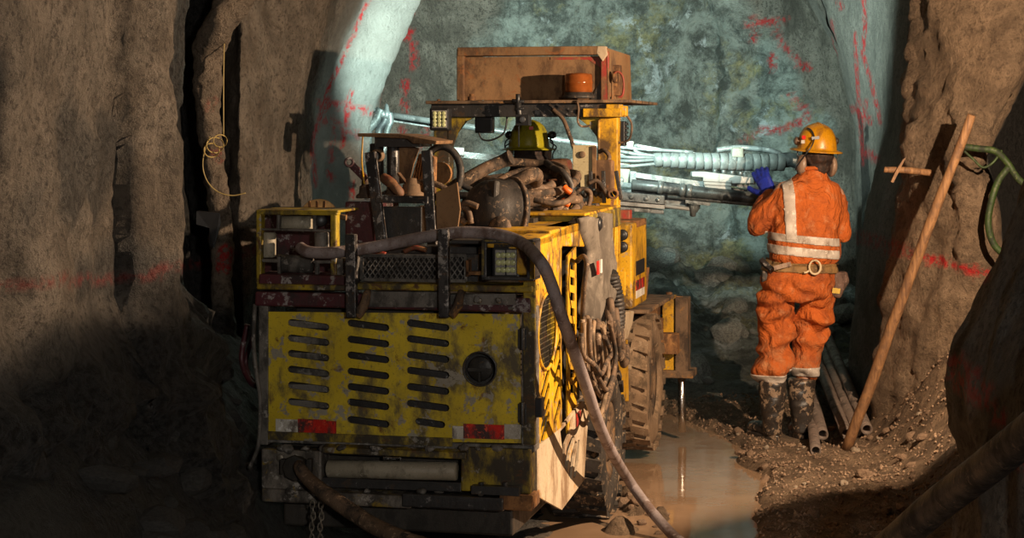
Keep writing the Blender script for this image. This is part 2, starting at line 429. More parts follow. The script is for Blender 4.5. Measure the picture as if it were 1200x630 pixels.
def water_mat():
    t = NT('muddy_water'); n = t.noise(2.5, 4, .5)
    t.set(Base_Color=t.mix(t.ramp(n, .3, .7), (.33,.215,.135), (.26,.165,.10)), Roughness=.07, Specular_IOR_Level=.6)
    t.bump(t.noise(9, 3, .5), .10, .01); return t.m
MT['water'] = water_mat()
def stone_mat(name, a, b):
    t = NT(name); n1 = t.noise(9, 7, .7); n2 = t.noise(60, 4, .7)
    c = t.mix(t.ramp(n1, .35, .65), a, b); c = t.mix(t.math('MULTIPLY', t.ramp(n2, .5, .65), .5), c, tuple(x*.4 for x in b))
    t.set(Base_Color=c, Roughness=.8); t.bump(t.math('ADD', n1, t.math('MULTIPLY', n2, .4)), .8, .01); return t.m
MT['stone_brown'] = stone_mat('stone_brown', (.30,.20,.13), (.15,.09,.055))
MT['stone_grey'] = stone_mat('stone_grey', (.30,.31,.29), (.12,.125,.12))
MT['stone_black'] = stone_mat('stone_black', (.05,.048,.045), (.018,.017,.016))
MT['stone_pale'] = stone_mat('stone_pale', (.45,.37,.28), (.28,.21,.15))
MT['stone_ochre'] = stone_mat('stone_ochre', (.50,.25,.06), (.25,.10,.03))
# ------------------------------------------------------------------ mine walls
def proj(P):
    D = np.maximum(P[:, 1], .3); return CX + F * P[:, 0] / D, HY + (CH - P[:, 2]) * F / D
def seg_dist(px, py, pl):
    best = np.full(px.shape, 1e9)
    for (x0, y0), (x1, y1) in zip(pl[:-1], pl[1:]):
        dx, dy = x1 - x0, y1 - y0; L = dx*dx + dy*dy + 1e-9
        t = np.clip(((px - x0)*dx + (py - y0)*dy) / L, 0, 1)
        best = np.minimum(best, np.hypot(px - x0 - t*dx, py - y0 - t*dy))
    return best
def paint_of(P, strokes):
    px, py = proj(P); a = np.zeros(len(P))
    for pl, w, s in strokes: a = np.maximum(a, s * (1 - sstep(seg_dist(px, py, pl), w * .45, w * .45 + 2.5)))
    return a
def mesh_attrs(me, **k):
    for n_, v in k.items():
        a = me.attributes.new(n_, 'FLOAT', 'POINT'); a.data.foreach_set('value', np.asarray(v, dtype=np.float32))

def wall(name, cols, z0, z1, dz, du, shape, attrs, label=None, flip=False):
    zs = np.arange(z0, z1 + dz * .5, dz); C = np.zeros((len(cols), len(zs), 2))
    for i, c in enumerate(cols):
        if c[0] == 'w': C[i, :, 0] = c[1]; C[i, :, 1] = c[2]
        else:
            D, tab = c; py = HY + (CH - zs) * F / D; ks = sorted(tab)
            C[i, :, 0] = (np.interp(py, ks, [tab[k] for k in ks]) - CX) / F * D; C[i, :, 1] = D
    mid = C[:, len(zs) // 2]; out = []
    n = len(cols)
    for i in range(n - 1):
        L = np.hypot(*(mid[i+1] - mid[i])); near = max(mid[i][1], mid[i+1][1]) > 4.5
        m = max(2, int(L / (du if near else .25)))
        p = [C[max(i-1, 0)], C[i], C[i+1], C[min(i+2, n-1)]]
        # monotone-ish cardinal spline with reduced tension
        for k in range(m):
            t = k / m; tt = .6
            m0 = (p[2] - p[0]) * .5 * tt; m1 = (p[3] - p[1]) * .5 * tt
            h = (2*t**3 - 3*t*t + 1), (t**3 - 2*t*t + t), (-2*t**3 + 3*t*t), (t**3 - t*t)
            out.append(h[0]*p[1] + h[1]*m0 + h[2]*p[2] + h[3]*m1)
    out.append(C[-1]); G = np.array(out); nu, nz = G.shape[:2]
    P = np.concatenate([G, np.broadcast_to(zs[None, :, None], (nu, nz, 1))], 2)
    def normals(P):
        du_ = np.gradient(P, axis=0); dv = np.gradient(P, axis=1); N = np.cross(du_, dv)
        return N / (np.linalg.norm(N, axis=2, keepdims=True) + 1e-9) * (-1 if flip else 1)
    N = normals(P).reshape(-1, 3); P = P.reshape(-1, 3)
    P = P + N * shape(P)[:, None]
    idx = np.arange(nu * nz).reshape(nu, nz)
    q = np.stack([idx[:-1, :-1], idx[1:, :-1], idx[1:, 1:], idx[:-1, 1:]], -1).reshape(-1, 4)
    if flip: q = q[:, ::-1]
    me = bpy.data.meshes.new(name); me.from_pydata(P.tolist(), [], q.tolist())
    me.polygons.foreach_set('use_smooth', [True] * len(q)); me.materials.append(MT['rock'])
    mesh_attrs(me, **attrs(P)); me.update()
    o = bpy.data.objects.new(name, me); COL.objects.link(o); o['kind'] = 'structure'
    if label: o['label'] = label
    return o

FLOW = np.array([1, 1, .38])
def base_shape(P, a=1.0):
    return a * (.045 * fbm(P * FLOW, 1.6, 3, 1) + .022 * ridged(P * FLOW, 3.2, 3, 4) + .012 * fbm(P, 9, 3, 7) + .005 * fbm(P, 28, 2, 12))
def zero(P): return np.zeros(len(P))

# --- left side, from behind the camera to the light lip beside the face
def shape_l(P):
    px, py = proj(P); near = (P[:, 1] < 7.6)
    d = base_shape(P) + near * .05 * fbm(P * FLOW, 2.4, 2, 77)
    muck = 1 - sstep(P[:, 2] + .10 * fbm(P, 1.5, 3, 33), .95, 1.25)
    muck = muck * near
    d = d + muck * (.03 + .09 * ridged(P * np.array([1, 1, 1.4]), 3.6, 5, 40) * .8 + .05 * fbm(P, 2.2, 2, 42) + .016 * fbm(P, 20, 3, 44))
    # hanging lobe of spray
    lobe = sstep(1 - ((px - 168) / 34) ** 2 - (np.maximum(py - 60, 0) / 105) ** 2, 0, .7) * near
    d = d + .075 * lobe * (1 + .4 * fbm(P, 5, 3, 50))
    for pl, w, dep in (([(-6, 60), (0, 190), (14, 262), (30, 345)], 7, .07), ([(158, 168), (157, 300), (150, 400), (158, 560)], 8, .06),
                       ([(30, 380), (60, 470), (50, 560)], 6, .03), ([(203, 130), (196, 240), (205, 420)], 5, .025)):
        d = d - dep * np.exp(-(seg_dist(px, py, pl) / w) ** 2) * near
    # rough pitted patch
    pit = np.exp(-((px - 90) / 55) ** 2 - ((py - 190) / 95) ** 2) * near
    d = d + pit * .035 * ridged(P, 9, 4, 60) - pit * .03
    return d
ST_L = [([(430, 3), (405, 62), (386, 100), (374, 140), (368, 158)], 2.6, 1), ([(372, 118), (398, 124), (434, 131)], 4.5, .95),
        ([(411, 108), (406, 138), (401, 172)], 4, 1), ([(384, 120), (379, 128)], 8, .9), ([(380, 140), (400, 144)], 7, .55), ([(402, 150), (424, 160)], 6, .5),
        ([(392, 150), (388, 190)], 3, .7), ([(385, 200), (390, 212)], 4, .9), ([(412, 215), (413, 232)], 4, .9), ([(372, 146), (366, 170), (370, 215)], 3, .8),
        ([(-60, 338), (60, 330), (150, 326), (258, 302), (300, 292)], 9, .3)]
def attrs_l(P):
    px, py = proj(P); near = P[:, 1] < 7.8
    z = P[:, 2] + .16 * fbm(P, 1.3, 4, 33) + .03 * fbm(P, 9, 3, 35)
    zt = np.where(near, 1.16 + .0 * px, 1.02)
    wet = 1 - sstep(z, zt - .10, zt + .10)  # low wall painted dark: muck, plus the shade below the shadow edge
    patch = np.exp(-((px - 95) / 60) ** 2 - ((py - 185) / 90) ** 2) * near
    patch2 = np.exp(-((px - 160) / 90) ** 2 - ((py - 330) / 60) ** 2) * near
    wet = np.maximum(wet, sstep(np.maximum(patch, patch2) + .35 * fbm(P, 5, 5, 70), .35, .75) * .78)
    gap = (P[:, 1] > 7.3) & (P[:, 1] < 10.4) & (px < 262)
    wet = np.where(gap, 1., wet)  # recess painted black for the shade in it
    pale = sstep(P[:, 1], 11.0, 11.8)
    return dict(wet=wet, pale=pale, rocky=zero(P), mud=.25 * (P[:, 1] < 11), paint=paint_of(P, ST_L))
cols_l = [('w', -1.55, -4), ('w', -1.5, 0), ('w', -1.48, 3), (4.7, {0: -130, 600: -130}), (5.4, {0: 8, 600: 2}), (5.9, {0: 70, 600: 60}),
          (6.5, {0: 128, 600: 128}), (6.62, {0: 148, 170: 160, 600: 158}), (6.7, {0: 180, 600: 182}),
          (6.85, {0: 200, 60: 189, 120: 210, 200: 216, 260: 226, 340: 222, 420: 232, 600: 250}),
          (7.3, {0: 196, 300: 214, 600: 240}), (8.6, {0: 190, 600: 205}), (9.9, {0: 204, 600: 222}), (10.1, {0: 250, 600: 262}),
          (9.6, {0: 281, 140: 281, 300: 283, 600: 290}), (10.0, {0: 318, 600: 318}), (10.5, {-40: 366, 100: 345, 600: 336}), (11.2, {-40: 410, 0: 398, 100: 366, 200: 358, 600: 350}),
          (11.7, {-40: 430, 0: 416, 70: 388, 130: 374, 200: 366, 600: 362}), (11.95, {-40: 470, 0: 452, 90: 415, 200: 402, 600: 396}),
          (12.2, {-60: 520, 0: 488, 30: 470, 80: 452, 130: 433, 200: 424, 300: 420, 600: 415}), (13.2, {-60: 505, 0: 478, 100: 440, 200: 420, 600: 415}),
          (14.6, {-60: 480, 0: 455, 200: 420, 600: 410}), ('w', -1.45, 16.2)]
wall('wall_left', cols_l, -.4, 4.3, .03, .03, shape_l, attrs_l, 'sprayed concrete wall with ridges above black muck and painted shade')

# --- the face
def shape_f(P):
    px, py = proj(P)
    rk = rocky_f(P)
    return base_shape(P, 1.2) + rk * (.16 * ridged(P * np.array([1, 1, 1.5]), 1.1, 5, 80) + .04 * fbm(P, 7, 4, 84)) + (1-rk) * .05 * fbm(P, .8, 2, 90)
def rocky_f(P):
    px, py = proj(P)
    n = 34 * fbm(P, 1.3, 4, 95)
    l = 590 + np.clip(py, 0, 200) * -.35; r = 885 + np.clip(py, 0, 140) * .62
    return sstep(px + n, l - 12, l + 22) * (1 - sstep(px + n, r - 10, r + 25))
ST_F = [([(478, 4), (462, 10)], 5, 1), ([(462, 6), (484, 18)], 4, 1), ([(480, 36), (478, 46)], 7, 1), ([(484, 52), (485, 78)], 6, 1), ([(474, 98), (476, 106)], 7, 1), ([(472, 118), (477, 128)], 6, .9),
        ([(446, 95), (440, 140)], 3, .7), ([(470, 150), (476, 170)], 5, .7), ([(500, 150), (496, 172)], 5, .6),
        ([(878, 28), (922, 23)], 4.5, .9), ([(884, 18), (882, 48)], 4, .9), ([(905, 22), (916, 50), (938, 74)], 3, .8), ([(904, 66), (905, 80)], 6, 1), ([(936, 76), (948, 80)], 6, .9),
        ([(890, 152), (915, 152), (948, 138)], 6, .8), ([(922, 112), (946, 130)], 4, .8), ([(868, 165), (900, 152)], 4, .5)]
def attrs_f(P):
    low = 1 - sstep(P[:, 2] + .15*fbm(P, 2, 3, 99), .2, .8)
    return dict(wet=zero(P), pale=zero(P), rocky=np.maximum(rocky_f(P), low), mud=zero(P), paint=paint_of(P, ST_F))
cols_f = [('w', -1.5, 14.2), (15.2, {0: 440, 600: 420}), (15.9, {0: 520, 600: 500}), (16.2, {0: 600, 600: 590}), (16.3, {0: 720, 600: 720}), (16.2, {0: 840, 600: 840}),
          (15.7, {0: 915, 100: 930, 600: 940}), (15.0, {0: 960, 60: 980, 150: 1000, 600: 1010}), (14.2, {0: 965, 60: 995, 150: 1010, 600: 1020})]
wall('wall_back', cols_f, -.4, 4.6, .035, .035, shape_f, attrs_f, 'blasted rock face in green grey and ochre at the tunnel end')

# --- right side, from the face to behind the camera
ST_R = [([(1012, -5), (1014, 30), (1011, 62), (1024, 108), (1032, 145)], 2.6, 1), ([(1002, 40), (1006, 120), (1012, 190)], 2.4, .9), ([(975, 25), (984, 110), (988, 150)], 2.2, .7),
        ([(990, 128), (1006, 128), (1020, 142)], 5, .95), ([(1014, 120), (1010, 146)], 5, .9), ([(1016, 178), (1026, 186)], 8, .8), ([(982, 3), (986, 8)], 5, 1),
        ([(1008, 278), (1030, 285), (1062, 296)], 16, .42), ([(1075, 300), (1110, 308), (1158, 322)], 8, 1),
        ([(1120, 432), (1150, 462)], 34, .55), ([(1165, 480), (1172, 492)], 18, .6), ([(1190, 530), (1215, 560)], 18, .5)]
def shape_r(P):
    px, py = proj(P); fg = (P[:, 1] < 7.0)
    brown = (P[:, 1] > 8.9) & (P[:, 1] < 11.3)
    back = (P[:, 1] > 10.4) & (P[:, 0] > 2.6) & (P[:, 1] < 14)
    d = base_shape(P, .9) * np.where(fg, 1, np.where(back, .2, .5))
    d = d + np.where(brown, .045 * ridged(P, 4.5, 4, 120) * .6 + .016 * ridged(P, 15, 3, 121) * .6 + .010 * fbm(P, 34, 2, 125), 0) * np.where(back, .3, 1)
    # thick crust of spray with a ragged left edge
    edge = 1092 + 12 * np.sin(py / 42.) + 14 * fbm(P, 2.4, 3, 130)
    d = d + np.where(brown, .05 * sstep(px, edge - 6, edge + 8), 0)
    return d
def attrs_r(P):
    px, py = proj(P); X, Y, Z = P.T
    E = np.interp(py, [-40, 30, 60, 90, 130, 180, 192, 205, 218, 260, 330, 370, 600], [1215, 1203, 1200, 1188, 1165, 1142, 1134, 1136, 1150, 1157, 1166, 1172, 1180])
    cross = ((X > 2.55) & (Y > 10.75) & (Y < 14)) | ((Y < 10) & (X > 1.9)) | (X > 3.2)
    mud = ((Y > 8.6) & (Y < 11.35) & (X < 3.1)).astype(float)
    wet = np.where(cross, 1.0, 0)  # walls of the side opening painted black to stand in for shade
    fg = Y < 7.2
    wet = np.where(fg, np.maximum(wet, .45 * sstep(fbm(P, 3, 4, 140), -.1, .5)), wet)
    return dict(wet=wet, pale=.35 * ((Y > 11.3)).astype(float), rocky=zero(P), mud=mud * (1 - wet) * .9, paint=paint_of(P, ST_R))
cols_r = [('w', 2.9, 16.3), (15.2, {0: 948, 60: 978, 150: 1000, 600: 1010}), (14.6, {0: 952, 60: 982, 150: 1003, 600: 1012}), (13.7, {0: 985, 150: 1012, 600: 1018}), (12.9, {0: 1022, 150: 1030, 600: 1026}),
          (12.2, {0: 1045, 150: 1044, 250: 1018, 330: 1003, 400: 996, 600: 990}), (11.7, {0: 1062, 150: 1058, 250: 1036, 350: 1022, 600: 1015}), (11.4, {0: 1082, 150: 1078, 300: 1052, 600: 1040}),
          (11.05, {0: 1080, 150: 1066, 250: 1062, 340: 1042, 420: 1030, 600: 1025}), (10.8, {0: 1100, 150: 1085, 300: 1080, 600: 1060}),
          (10.6, {0: 1150, 150: 1128, 300: 1125, 600: 1120}),
          (10.5, {-40: 1195, 30: 1185, 60: 1182, 90: 1172, 130: 1150, 180: 1130, 192: 1122, 205: 1124, 218: 1136, 260: 1142, 330: 1150, 370: 1156, 600: 1165}),
          (10.55, {-40: 1207, 30: 1195, 60: 1192, 90: 1180, 130: 1157, 180: 1134, 192: 1126, 205: 1128, 218: 1142, 260: 1149, 330: 1158, 370: 1164, 600: 1172}),
          (10.65, {-40: 1210, 30: 1196, 60: 1193, 90: 1180, 130: 1157, 180: 1134, 192: 1126, 205: 1128, 218: 1142, 260: 1149, 330: 1158, 370: 1164, 600: 1172}),
          (10.8, {-40: 1210, 60: 1202, 180: 1144, 260: 1160, 600: 1182}), (12.2, {-40: 1216, 60: 1200, 180: 1140, 260: 1156, 600: 1182}),
          ('w', 3.6, 13.0), ('w', 5.0, 13.0), ('w', 5.2, 9.5), ('w', 5.0, 7.4), ('w', 4.0, 6.6), ('w', 2.4, 6.55),
          (6.5, {100: 1260, 180: 1230, 232: 1203, 290: 1184, 350: 1156, 400: 1132, 440: 1124, 490: 1126, 540: 1142, 700: 1140}),
          (6.15, {100: 1245, 180: 1222, 232: 1197, 290: 1178, 350: 1148, 400: 1123, 440: 1115, 490: 1118, 540: 1136, 700: 1132}),
          (5.8, {0: 1300, 180: 1260, 300: 1215, 440: 1160, 600: 1165}), (5.2, {0: 1400, 300: 1290, 440: 1240, 600: 1240}), ('w', 1.75, 4.4), ('w', 1.75, 3.0), ('w', 2.2, 0), ('w', 2.2, -4)]
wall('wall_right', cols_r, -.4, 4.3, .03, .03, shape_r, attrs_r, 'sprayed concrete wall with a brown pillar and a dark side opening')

# --- hanging rib of sprayed concrete on the left
def rib():
    m = MB(); D = 9.25
    pth = [(330, -120, 26), (296, -50, 22), (272, 0, 20), (256, 30, 19), (244, 62, 19), (243, 100, 17), (246, 150, 15), (252, 200, 14), (258, 250, 13), (262, 300, 13), (260, 335, 13), (262, 365, 14), (266, 400, 13), (272, 460, 14), (270, 560, 18)]
    m.tube([W(x, y, D - .1*(y < 60)) for x, y, r in pth], [r / F * D for _, _, r in pth], n=28, sub=14)
    b = len(m.v)
    m.tube([W(232, 40, D), W(236, 62, D), W(243, 85, D)], [.008, .03, .05], n=10)
    P = np.array(m.v)
    cx_ = P.copy(); d = np.stack([fbm(P, 7, 4, k) for k in (1, 5, 9)], 1) * .014 + np.stack([fbm(P, 26, 3, k) for k in (21, 25, 29)], 1) * .007
    m.v = [tuple(p) for p in P + d]
    o = m.build('trim_1', MT['rock']); P = np.array(m.v); z = P[:, 2]
    mesh_attrs(o.data, wet=1 - sstep(z + .1*fbm(P, 5, 3, 3), .92, 1.12), mud=np.full(len(P), .5), paint=paint_of(P, [([(252, 178), (258, 184)], 12, .35), ([(250, 118), (246, 126)], 10, .3), ([(264, 296), (262, 312)], 18, .9)]), rocky=zero(P), pale=zero(P))  # lower end of the rib darkened as painted shade
    tag(o, 'narrow hanging rib of sprayed concrete', kind='structure')
rib()

# ------------------------------------------------------------------ floor
def bank_edge(Y):
    return np.interp(Y, [6, 8.4, 9.0, 9.9, 10.9, 11.6, 12.4, 13.4], [.75, .98, 1.10, 1.26, 1.22, 1.15, .9, .3])
def floor_h(X, Y, noise=True):
    X = np.asarray(X, float); Y = np.asarray(Y, float); P = np.stack([X, Y, X * 0], 1)
    e = bank_edge(Y) + .07 * fbm(P, 2.2, 4, 200)
    h = np.full(X.shape, -.11)
    bank = sstep(X, e - .05, e + .16)
    rise = .03 + .05 * np.clip(X - e, 0, 1)
    slope_s = np.interp(Y, [7.5, 9, 10, 11, 12.2, 13], [1.75, 1.85, 1.95, 1.98, 2.25, 2.6])
    rise = rise + .75 * sstep(X, slope_s, slope_s + .75) * np.interp(Y, [7.2, 9, 11, 13], [.25, .7, 1, .6])
    h = h + bank * (rise + .11 - .02)
    # rubble toward the face
    fr = sstep(Y, 12.6, 16.0); h = np.maximum(h, -.11 + .12 * sstep(Y, 12.6, 13.4) + .62 * fr ** 1.3)
    # muck heap left, and under the machine
    lm = sstep(-X, .62, 1.5) * (1 - sstep(Y, 9.2, 11)); h = np.maximum(h, -.10 + .95 * lm)
    um = (1 - sstep(X, .05, .45)) * (1 - sstep(Y, 9.5, 11.5)); h = np.maximum(h, -.11 + .09 * um)
    # mud spits in the water
    for cx, cy, rx, ry, a in ((.60, 9.3, .09, .6, .11), (.50, 8.75, .10, .22, .11), (.15, 8.0, .5, .35, .08), (.72, 9.05, .07, .2, .10)):
        h = np.maximum(h, -.11 + a * np.exp(-((X - cx) / rx) ** 2 - ((Y - cy) / ry) ** 2) * (1.05 + .5 * fbm(P, 7, 3, 205)))
    if noise:
        amp = np.clip((h + .11) / .10, .15, 1)
        lum = np.clip((h - .05) / .3, 0, 1)
        h = h + amp * (.018 * fbm(P, 4, 4, 210) + .016 * ridged(P, 9, 3, 215) * .8 + .006 * fbm(P, 38, 2, 218)) + lum * .045 * ridged(P, 4.5, 4, 220) * .8
        h = h + fr * .07 * ridged(P, 3.2, 5, 230)
        flat = np.exp(-((X - 1.68) / .30) ** 4 - ((Y - 11.1) / .35) ** 4); h = h * (1 - flat) + flat * .0
    return h
def build_floor():
    xs = np.concatenate([np.arange(-2.4, 3.4, .028), np.arange(3.4, 5.4, .2)])
    ys = np.concatenate([np.arange(-4, 5.5, .4), np.arange(5.5, 13, .03), np.arange(13, 17.2, .05)])
    X, Y = np.meshgrid(xs, ys, indexing='ij'); sh = X.shape; X = X.ravel(); Y = Y.ravel()
    Z = floor_h(X, Y); P = np.stack([X, Y, Z], 1)
    idx = np.arange(X.size).reshape(sh); q = np.stack([idx[:-1, :-1], idx[1:, :-1], idx[1:, 1:], idx[:-1, 1:]], -1).reshape(-1, 4)
    me = bpy.data.meshes.new('floor'); me.from_pydata(P.tolist(), [], q.tolist()); me.polygons.foreach_set('use_smooth', [True]*len(q)); me.materials.append(MT['rock'])
    n = .15 * fbm(P, 2.0, 4, 240)
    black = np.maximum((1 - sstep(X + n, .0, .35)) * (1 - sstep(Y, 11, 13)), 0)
    dk = np.exp(-((X - 2.15) / .5) ** 2 - ((Y - 8.6) / .8) ** 2); wet = np.maximum(black, .55 * sstep(dk + n, .35, .8))  # darker ground towards the lower right
    wet = np.maximum(wet, .5 * sstep(Y + 4*n, 12.2, 13.0) * (1 - sstep(Y, 13.6, 14.6)))  # darker band of ground before the face
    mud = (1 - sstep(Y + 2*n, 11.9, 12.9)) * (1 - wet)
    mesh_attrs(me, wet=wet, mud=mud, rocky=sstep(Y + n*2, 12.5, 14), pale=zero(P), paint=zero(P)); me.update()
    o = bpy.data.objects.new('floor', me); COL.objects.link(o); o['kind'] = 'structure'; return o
floor = build_floor()
m = MB(); m.add([(-1.2, 5, -.03), (1.7, 5, -.03), (1.7, 14, -.03), (-1.2, 14, -.03)], [(0, 1, 2, 3)])
wtr = m.build('water_puddle', MT['water']); tag(wtr, 'brown muddy water pooled between the machine and the gravel bank', 'water', kind='stuff')
# ceiling vault
def build_ceiling():
    xs = np.linspace(-3.2, 5.6, 70); ys = np.concatenate([np.arange(-5, 5, .5), np.arange(5, 17.4, .14)])
    X, Y = np.meshgrid(xs, ys, indexing='ij'); sh = X.shape; X = X.ravel(); Y = Y.ravel(); P = np.stack([X, Y, X*0], 1)
    Z = 3.45 + .25 * np.cos(np.clip((X - .3) / 2.6, -1, 1) * 1.5) + .12 * fbm(P, 1.2, 4, 300) + .35 * sstep(Y, 12.5, 14)
    idx = np.arange(X.size).reshape(sh); q = np.stack([idx[:-1, :-1], idx[:-1, 1:], idx[1:, 1:], idx[1:, :-1]], -1).reshape(-1, 4)
    P[:, 2] = Z; me = bpy.data.meshes.new('ceiling'); me.from_pydata(P.tolist(), [], q.tolist()); me.polygons.foreach_set('use_smooth', [True]*len(q)); me.materials.append(MT['rock'])
    mesh_attrs(me, wet=zero(P), mud=zero(P), rocky=zero(P), pale=zero(P), paint=zero(P)); me.update()
    o = bpy.data.objects.new('ceiling', me); COL.objects.link(o); o['kind'] = 'structure'
build_ceiling()

# loose stones, each a part of the floor
def stone_mesh(seed, mat):
    bm = bmesh.new(); bmesh.ops.create_icosphere(bm, subdivisions=2, radius=1)
    P = np.array([v.co[:] for v in bm.verts]); r = 1 + .32 * fbm(P + seed * 5.1, 1.3, 3, seed)
    rnd = np.random.RandomState(seed)
    for k in range(9):       # chip flat facets
        nn = rnd.normal(size=3); nn /= np.linalg.norm(nn); d = P @ nn; lim = .62 + .2 * rnd.rand()
        over = np.maximum((P * r[:, None]) @ nn - lim, 0); P2 = P * r[:, None] - np.outer(over, nn); r = np.linalg.norm(P2, axis=1) / np.linalg.norm(P, axis=1)
    for v, p, rr in zip(bm.verts, P, r): v.co = Vector(p * rr)
    bmesh.ops.dissolve_degenerate(bm, edges=bm.edges, dist=1e-4)
    me = bpy.data.meshes.new('stone'); bm.to_mesh(me); bm.free(); me.materials.append(mat); return me
SM = {k: [stone_mesh(i * 7 + j, MT[k]) for i in range(5)] for j, k in enumerate(('stone_brown', 'stone_grey', 'stone_black', 'stone_pale', 'stone_ochre'))}
rs = random.Random(5)
def put_stone(kind, x, y, s, flat=.7, z=None):
    o = bpy.data.objects.new('stone', rs.choice(SM[kind])); COL.objects.link(o); o.parent = floor
    if z is None: z = float(floor_h([x], [y])[0])
    o.location = (x, y, z + s * .15); o.rotation_euler = (rs.uniform(-.4, .4), rs.uniform(-.4, .4), rs.uniform(0, 6.28)); o.scale = (s, s * rs.uniform(.7, 1), s * flat * rs.uniform(.7, 1.1))
def at_floor(px, py, it=12):
    D = (CH) * F / max(py - HY, 40)
    for _ in range(it):
        X = (px - CX) / F * D; h = float(floor_h([X], [D], False)[0]); D = .5 * D + .5 * (CH - h) * F / (py - HY)
    return (px - CX) / F * D, D
for px, py, r, k in ((1035, 468, 13, 'stone_pale'), (1022, 477, 9, 'stone_pale'), (975, 500, 7, 'stone_ochre'), (868, 606, 14, 'stone_black'), (898, 565, 9, 'stone_brown'), (1012, 562, 16, 'stone_brown'),
                     (1040, 505, 9, 'stone_brown'), (1055, 492, 8, 'stone_brown'), (1080, 520, 10, 'stone_brown'), (1003, 528, 8, 'stone_pale'), (1060, 540, 9, 'stone_brown'), (930, 575, 9, 'stone_brown'), (765, 560, 8, 'stone_brown'), (745, 585, 9, 'stone_brown')):
    x, y = at_floor(px, py); put_stone(k, x, y, r / F * y)
n_st = 0
while n_st < 120:                                  # brown bank
    y = rs.uniform(8.3, 12.0); x = rs.uniform(float(bank_edge(y)) + .05, 2.6)
    if abs(x - 1.68) < .3 and abs(y - 11.1) < .4: continue
    put_stone('stone_brown' if rs.random() < .8 else 'stone_pale', x, y, rs.choice([.012, .016, .02, .02, .028, .04])); n_st += 1
for k in range(34):
    if k % 2: x, y = rs.uniform(.50, .78), rs.uniform(8.5, 9.9)
    else: x, y = rs.uniform(.1, .62), rs.uniform(7.85, 8.5)
    put_stone('stone_brown', x, y, rs.choice([.02, .03, .035, .045]), .8, max(float(floor_h([x], [y])[0]), -.045))
while n_st < 190:                                  # rubble at the foot of the face
    y = rs.uniform(13.0, 15.8); x = rs.uniform(.6, 2.8); put_stone('stone_grey', x, y, rs.choice([.03, .04, .05, .07, .10, .16]), .8); n_st += 1
while n_st < 245:                                  # black muck at left
    y = rs.uniform(5.8, 8.5); x = rs.uniform(-1.4, -.98); put_stone('stone_black', x, y, rs.choice([.04, .06, .08, .11]), .55); n_st += 1
def gravel():
    rnd = np.random.RandomState(3); n = 5200
    t = np.array([(1,0,0),(-1,0,0),(0,1,0),(0,-1,0),(0,0,1),(0,0,-1)], float); fc = [(0,2,4),(2,1,4),(1,3,4),(3,0,4),(2,0,5),(1,2,5),(3,1,5),(0,3,5)]
    Y = rnd.uniform(8.2, 12.6, n); X = bank_edge(Y) + rnd.rand(n) ** 1.2 * 1.5 - .03
    ok = ~((abs(X - 1.68) < .1) & (abs(Y - 11.1) < .1)); X = X[ok]; Y = Y[ok]; Z = floor_h(X, Y); V = []; Fc = []
    for i in range(len(X)):
        s = rnd.choice([.004, .006, .006, .009, .012]); q = t * s * rnd.uniform(.6, 1.2, (6, 3)); a = rnd.rand() * 6.28; c, s_ = math.cos(a), math.sin(a)
        q = np.stack([q[:, 0]*c - q[:, 1]*s_, q[:, 0]*s_ + q[:, 1]*c, q[:, 2] + .3*q[:, 0]], 1) + (X[i], Y[i], Z[i] + s*.3)
        b = len(V); V += q.tolist(); Fc += [(b+f[0], b+f[1], b+f[2]) for f in fc]
    me = bpy.data.meshes.new('gravel'); me.from_pydata(V, [], Fc); me.materials.append(MT['stone_brown'])
    o = bpy.data.objects.new('gravel', me); COL.objects.link(o); o.parent = floor; o['kind'] = 'stuff'
gravel()
# ------------------------------------------------------------------ the drilling machine
YAW = R(12.5); uh = Vector((math.cos(YAW), -math.sin(YAW), 0)); vh = Vector((math.sin(YAW), math.cos(YAW), 0))
HW = .563; CORNER = Vector((.083, 7.33, 0)); ORG = CORNER - uh * HW; CAM = Vector((0, 0, CH))
def ray(px, py): return Vector(((px - CX) / F, 1, (HY - py) / F))
def L_(P): q = P - ORG; return Vector((q.dot(uh), q.dot(vh), q.z))
def Mv(px, py, v):                     # point on the machine's cross plane v, in machine coordinates
    d = ray(px, py); t = (v - (CAM - ORG).dot(vh)) / d.dot(vh); return L_(CAM + d * t)
def Su(px, py, u=HW):                  # point on the machine's side plane u
    d = ray(px, py); t = (u - (CAM - ORG).dot(uh)) / d.dot(uh); return L_(CAM + d * t)
def zv(py, v, px=600): return Mv(px, py, v).z
root = empty('drilling_machine', ORG, -YAW)
tag(root, 'yellow mud-caked compact drilling machine with vented rear door, canopy and large tyres', 'machine')
def P_(name, mb, mat, parent=root, **k): return mb.build(name, mat, parent, **k)
def vbox(mb, x0, y0, x1, y1, v, dep, mi=0):
    """box whose rear face covers the given outline on plane v, going dep forward"""
    a = Mv(x0, (y0+y1)/2, v); b = Mv(x1, (y0+y1)/2, v); xc = (x0+x1)/2
    return mb.box((a.x, v, Mv(xc, y0, v).z), (b.x, v + dep, Mv(xc, y1, v).z), mi)
def vpoly(mb, pts, v, dep, mi=0): return mb.prism([Mv(x, y, v) for x, y in pts], (0, dep, 0), mi)
def spoly(mb, pts, thick, u=HW, mi=0): return mb.prism([Su(x, y, u) for x, y in pts], (thick, 0, 0), mi)

# chassis and engine bay behind the panels
m = MB(); m.box((-.50, .10, .22), (.46, 1.30, .95)); m.box((-.42, 1.3, .25), (.42, 4.0, .75)); m.box((-.45, .10, .95), (.40, 1.25, 1.12))
m.box((-.3, 1.3, .45), (.3, 1.6, .62)); P_('chassis', m, MT['engine'], bevel=.01)
